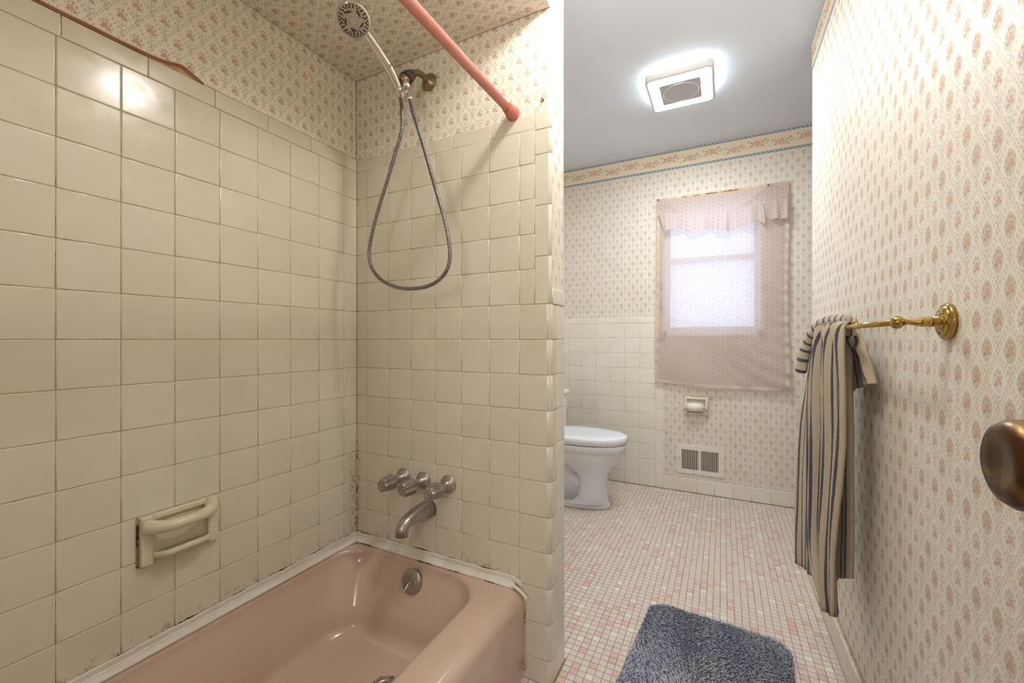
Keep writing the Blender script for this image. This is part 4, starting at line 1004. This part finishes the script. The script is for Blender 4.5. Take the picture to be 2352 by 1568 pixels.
# rolled corner folded over the bar, stripes across
sl = catmull([(0.300, 1.40, H(0.052)), (0.292, 1.46, H(0.056)), (0.284, 1.52, H(0.056)), (0.270, 1.57, H(0.048)), (0.257, 1.605, H(0.025)), (0.247, 1.635, H(-0.010)), (0.237, 1.65, H(-0.052)), (0.230, 1.66, H(-0.108))], 8)
mb = MB(); n_ = len(sl); R = []
up = Vector((0, 0, 1)); Np = None; acc = 0; b_ = 0
for i, q in enumerate(sl):
    t = (sl[min(i + 1, n_ - 1)] - sl[max(i - 1, 0)]).normalized()
    if Np is None: Np = Vector((-1, 0, 0))
    Np = (Np - t * Np.dot(t)).normalized(); Bn = t.cross(Np); r = 0.0135 + 0.008 * (i / n_); fl_ = 0.75
    if i == n_ - 1: r *= 0.8
    for j in range(20):
        a = 2 * PI * j / 20; mb.v.append(q + Np * math.cos(a) * r * fl_ + Bn * math.sin(a) * r)
for i in range(n_ - 1):
    for j in range(20):
        k = (j + 1) % 20; v0, v1 = i * 0.19, (i + 1) * 0.19
        mb.face((i * 20 + j, i * 20 + k, (i + 1) * 20 + k, (i + 1) * 20 + j), 0, True, ((v0, 0), (v0, 0), (v1, 0), (v1, 0)))
mb.face([(n_ - 1) * 20 + j for j in range(20)], 0, True, tuple((0.0, 0) for _ in range(20))); mb.face([j for j in range(20)][::-1], 0, True, tuple((0.0, 0) for _ in range(20)))
mb.build('rolled_corner', M_terry, towel)

# ------------------------------------------------------------------ bath mat
bm = thing('bath_mat', 'charcoal blue shaggy bath mat with rounded corners on the pink mosaic floor', 'bath mat', (MATC[0], MATC[1], 0))
M_mat = mat('charcoal_pile', rough=1.0); n = NT(M_mat); oi = n.noise(6.0, 3.0); f2 = n.noise(160.0, 3.0)
n.put(B(M_mat).inputs['Base Color'], n.mix(n.mr(f2, 0.35, 0.65), n.mix(n.mr(oi, 0.4, 0.6), rgb(176, 180, 190), rgb(146, 155, 194)), rgb(210, 212, 218)))
B(M_mat).inputs['Sheen Weight'].default_value = 0.25
M_matbase = mat('charcoal_backing', rgb(84, 88, 100), 1.0)
RM = Matrix.Translation((MATC[0], MATC[1], 0)) @ Matrix.Rotation(-MATR, 4, 'Z')
hwx, hwy, cr = 0.233, 0.480, 0.075
mb = MB(); R = [[RM @ Vector(q) for q in rrect(-hwx + i_, hwx - i_, -hwy + i_, hwy - i_, cr, z)] for (i_, z) in ((0.004, 0.0005), (0, 0.004), (0.0, 0.009), (0.006, 0.013))]
mb.rings(R, 0, True, True, True, True); mb.build('backing', M_matbase, bm)
mb = MB(); rt = random.Random(5); step = 0.0050
def inside_rr(x, y, hx, hy, r):
    dx, dy = max(abs(x) - hx + r, 0), max(abs(y) - hy + r, 0); return dx * dx + dy * dy < r * r
ny = int(2 * hwy / step); nx_ = int(2 * hwx / step)
for iy in range(ny + 1):
    for ix in range(nx_ + 1):
        x = -hwx + ix * step + rt.uniform(-1, 1) * step * 0.6; y = -hwy + iy * step + rt.uniform(-1, 1) * step * 0.6
        if not inside_rr(x, y, hwx, hwy, cr): continue
        q = RM @ Vector((x, y, 0)); 
        if q.y < 0.80: continue
        a = rt.uniform(0, 2 * PI); ln_ = rt.uniform(0.006, 0.0105); w = rt.uniform(0.0016, 0.0030)
        ld = Vector((math.sin(3 * x * 7 + y * 5) + rt.uniform(-1, 1) * 1.2, math.cos(y * 9 + x * 4) - 0.3 + rt.uniform(-1, 1) * 1.2, 0)) * 0.0042
        for kk in range(2):
            aa = a + kk * 1.57; dx = Vector((math.cos(aa), math.sin(aa), 0)) * w; b_ = len(mb.v); z0 = 0.010
            o_ = q + Vector((0, 0, z0)); m1 = o_ + ld * 0.5 + Vector((0, 0, ln_ * 0.65)); tp = o_ + ld * 1.3 + Vector((0, 0, ln_))
            mb.v.extend([o_ - dx, o_ + dx, m1 - dx * 0.9, m1 + dx * 0.9, tp - dx * 0.35, tp + dx * 0.35])
            mb.face((b_, b_ + 1, b_ + 3, b_ + 2), 0, True); mb.face((b_ + 2, b_ + 3, b_ + 5, b_ + 4), 0, True)
mb.build('pile', M_mat, bm, 'stuff')

# ------------------------------------------------------------------ ceiling fan light (far)
lf = thing('ceiling_fan_light', 'lit square white exhaust fan light on the grey-white ceiling', 'ceiling light', (-0.195, 2.318, CEIL))
fx0_, fx1_, fy0_, fy1_ = -0.350, -0.037, 2.160, 2.482
def sqr(ins, z, bulge=0.0, n=12, r=0.022):
    x0, x1, y0, y1 = fx0_ + ins, fx1_ - ins, fy0_ + ins, fy1_ - ins; pts = rrect(x0, x1, y0, y1, max(0.004, r - ins * 0.1), z, 5)
    cx, cy_ = (x0 + x1) / 2, (y0 + y1) / 2; out = []
    for (x, y, zz) in pts:
        bx_ = bulge * (1 - ((y - cy_) / (y1 - cy_)) ** 2) * (1 if x > cx else -1) * (abs(x - cx) / (x1 - cx)) ** 3
        by_ = bulge * (1 - ((x - cx) / (x1 - cx)) ** 2) * (1 if y > cy_ else -1) * (abs(y - cy_) / (y1 - cy_)) ** 3
        out.append((x + bx_, y + by_, zz))
    return out
MB().rings([sqr(0.022, CEIL), sqr(0.022, CEIL - 0.022)], 0, False, True).build('side_diffuser', M_led_side, lf)
MB().rings([sqr(0.014, CEIL - 0.001), sqr(0.012, CEIL - 0.001), sqr(0.012, CEIL - 0.006), sqr(0.016, CEIL - 0.006)], 0, False).build('mounting_rim', M_plasticw, lf)
MB().rings([sqr(0.030, CEIL - 0.022), sqr(0.002, CEIL - 0.022), sqr(0.0, CEIL - 0.028, 0.004), sqr(0.0, CEIL - 0.050, 0.004), sqr(0.004, CEIL - 0.057, 0.004), sqr(0.012, CEIL - 0.057, 0.004), sqr(0.014, CEIL - 0.052, 0.004)], 0, True).build('trim_frame', M_plasticw, lf)
cxm, cym = (fx0_ + fx1_) / 2, (fy0_ + fy1_) / 2
def sq2(h_, z): return rrect(cxm - h_, cxm + h_, cym - h_, cym + h_, 0.012, z, 5)
R = [sqr(0.013, CEIL - 0.054, 0.004), sq2(0.098, CEIL - 0.054)]
MB().rings(R, 0, False).build('led_diffuser', M_led, lf)
MB().rings([sq2(0.099, CEIL - 0.050), sq2(0.097, CEIL - 0.058), sq2(0.095, CEIL - 0.060)], 0, True, True, False, True).build('grille_panel', M_fixgrey, lf)
rg_ = [(cxm + 0.083 * math.cos(2 * PI * k / 48), cym + 0.083 * math.sin(2 * PI * k / 48), CEIL - 0.0605) for k in range(49)]
MB().tube(rg_, 0.0022, 8).build('grille_ring', M_plasticw, lf)
for k in range(9):   # vent fins on the near side
    x = fx0_ + 0.03 + (fx1_ - fx0_ - 0.06) * k / 8
    MB().box(x - 0.010, x + 0.010, fy0_ + 0.014, fy0_ + 0.017, CEIL - 0.014, CEIL - 0.0115).build('vent_fin', M_plasticw, lf)

# ------------------------------------------------------------------ second ceiling light, over the near end of the room
LX, LY, LZ = -0.20, 0.885, H(1.145)
wl = thing('ceiling_globe_light', 'small glass globe light hanging from the ceiling by the entry', 'ceiling light', (LX, LY, CEIL))
MB().lathe([(0, 0.060), (0.012, 0.062), (0.018, 0.045), (0.020, 0.014), (CEIL - LZ - 0.060, 0.014), (CEIL - LZ - 0.056, 0.030), (CEIL - LZ - 0.040, 0.034)], (LX, LY, CEIL), (0, 0, -1), 32).build('lamp_stem', M_plasticw, wl)
MB().lathe([(0.058 * (1 - math.cos(a_)), max(0.001, 0.058 * math.sin(a_))) for a_ in [PI * k / 14 for k in range(15)]], (LX, LY, LZ + 0.058), (0, 0, -1), 28).build('glass_globe', M_warm, wl)

# ------------------------------------------------------------------ entry door, open against the right wall
DX0, DX1 = 0.222, 0.257
dt = MB().box(DX0, DX1, YB + 0.01, 0.436, 0.012, 2.03).build('door_1', M_door); bev(dt, 0.002, 2); dt['kind'] = 'structure'
for (za, zb_) in ((0.25, 0.95), (1.15, 1.90)):
    bev(MB().box(DX0 - 0.006, DX0, YB + 0.13, 0.31, za, zb_).build('raised_panel', M_door, dt), 0.005, 2)
kn = Vector((DX0, 0.379, H(-0.079)))
k_ = MB().lathe([(0, 0.031), (0.003, 0.031), (0.006, 0.027), (0.008, 0.014), (0.012, 0.0115), (0.030, 0.0115), (0.036, 0.016), (0.042, 0.024), (0.050, 0.0285), (0.058, 0.0280), (0.063, 0.0245), (0.065, 0.0200), (0.0640, 0.012), (0.0625, 0.001)], kn, (-1, 0, 0), 48).build('door_knob', M_oldbrass, dt)

# ------------------------------------------------------------------ fill light added in the hall behind the camera, no real fixture
ha = bpy.data.lights.new('hall_fill_light', 'AREA'); ha.shape = 'DISK'; ha.size = 0.6; ha.energy = HALL_FILL_POWER; ha.color = (1.0, 0.95, 0.88)
ho = bpy.data.objects.new('hall_fill_light', ha); COL.objects.link(ho); ho.location = (-0.12, YB - 1.0, 1.60); ho.rotation_euler = (math.radians(95), 0, math.radians(8))
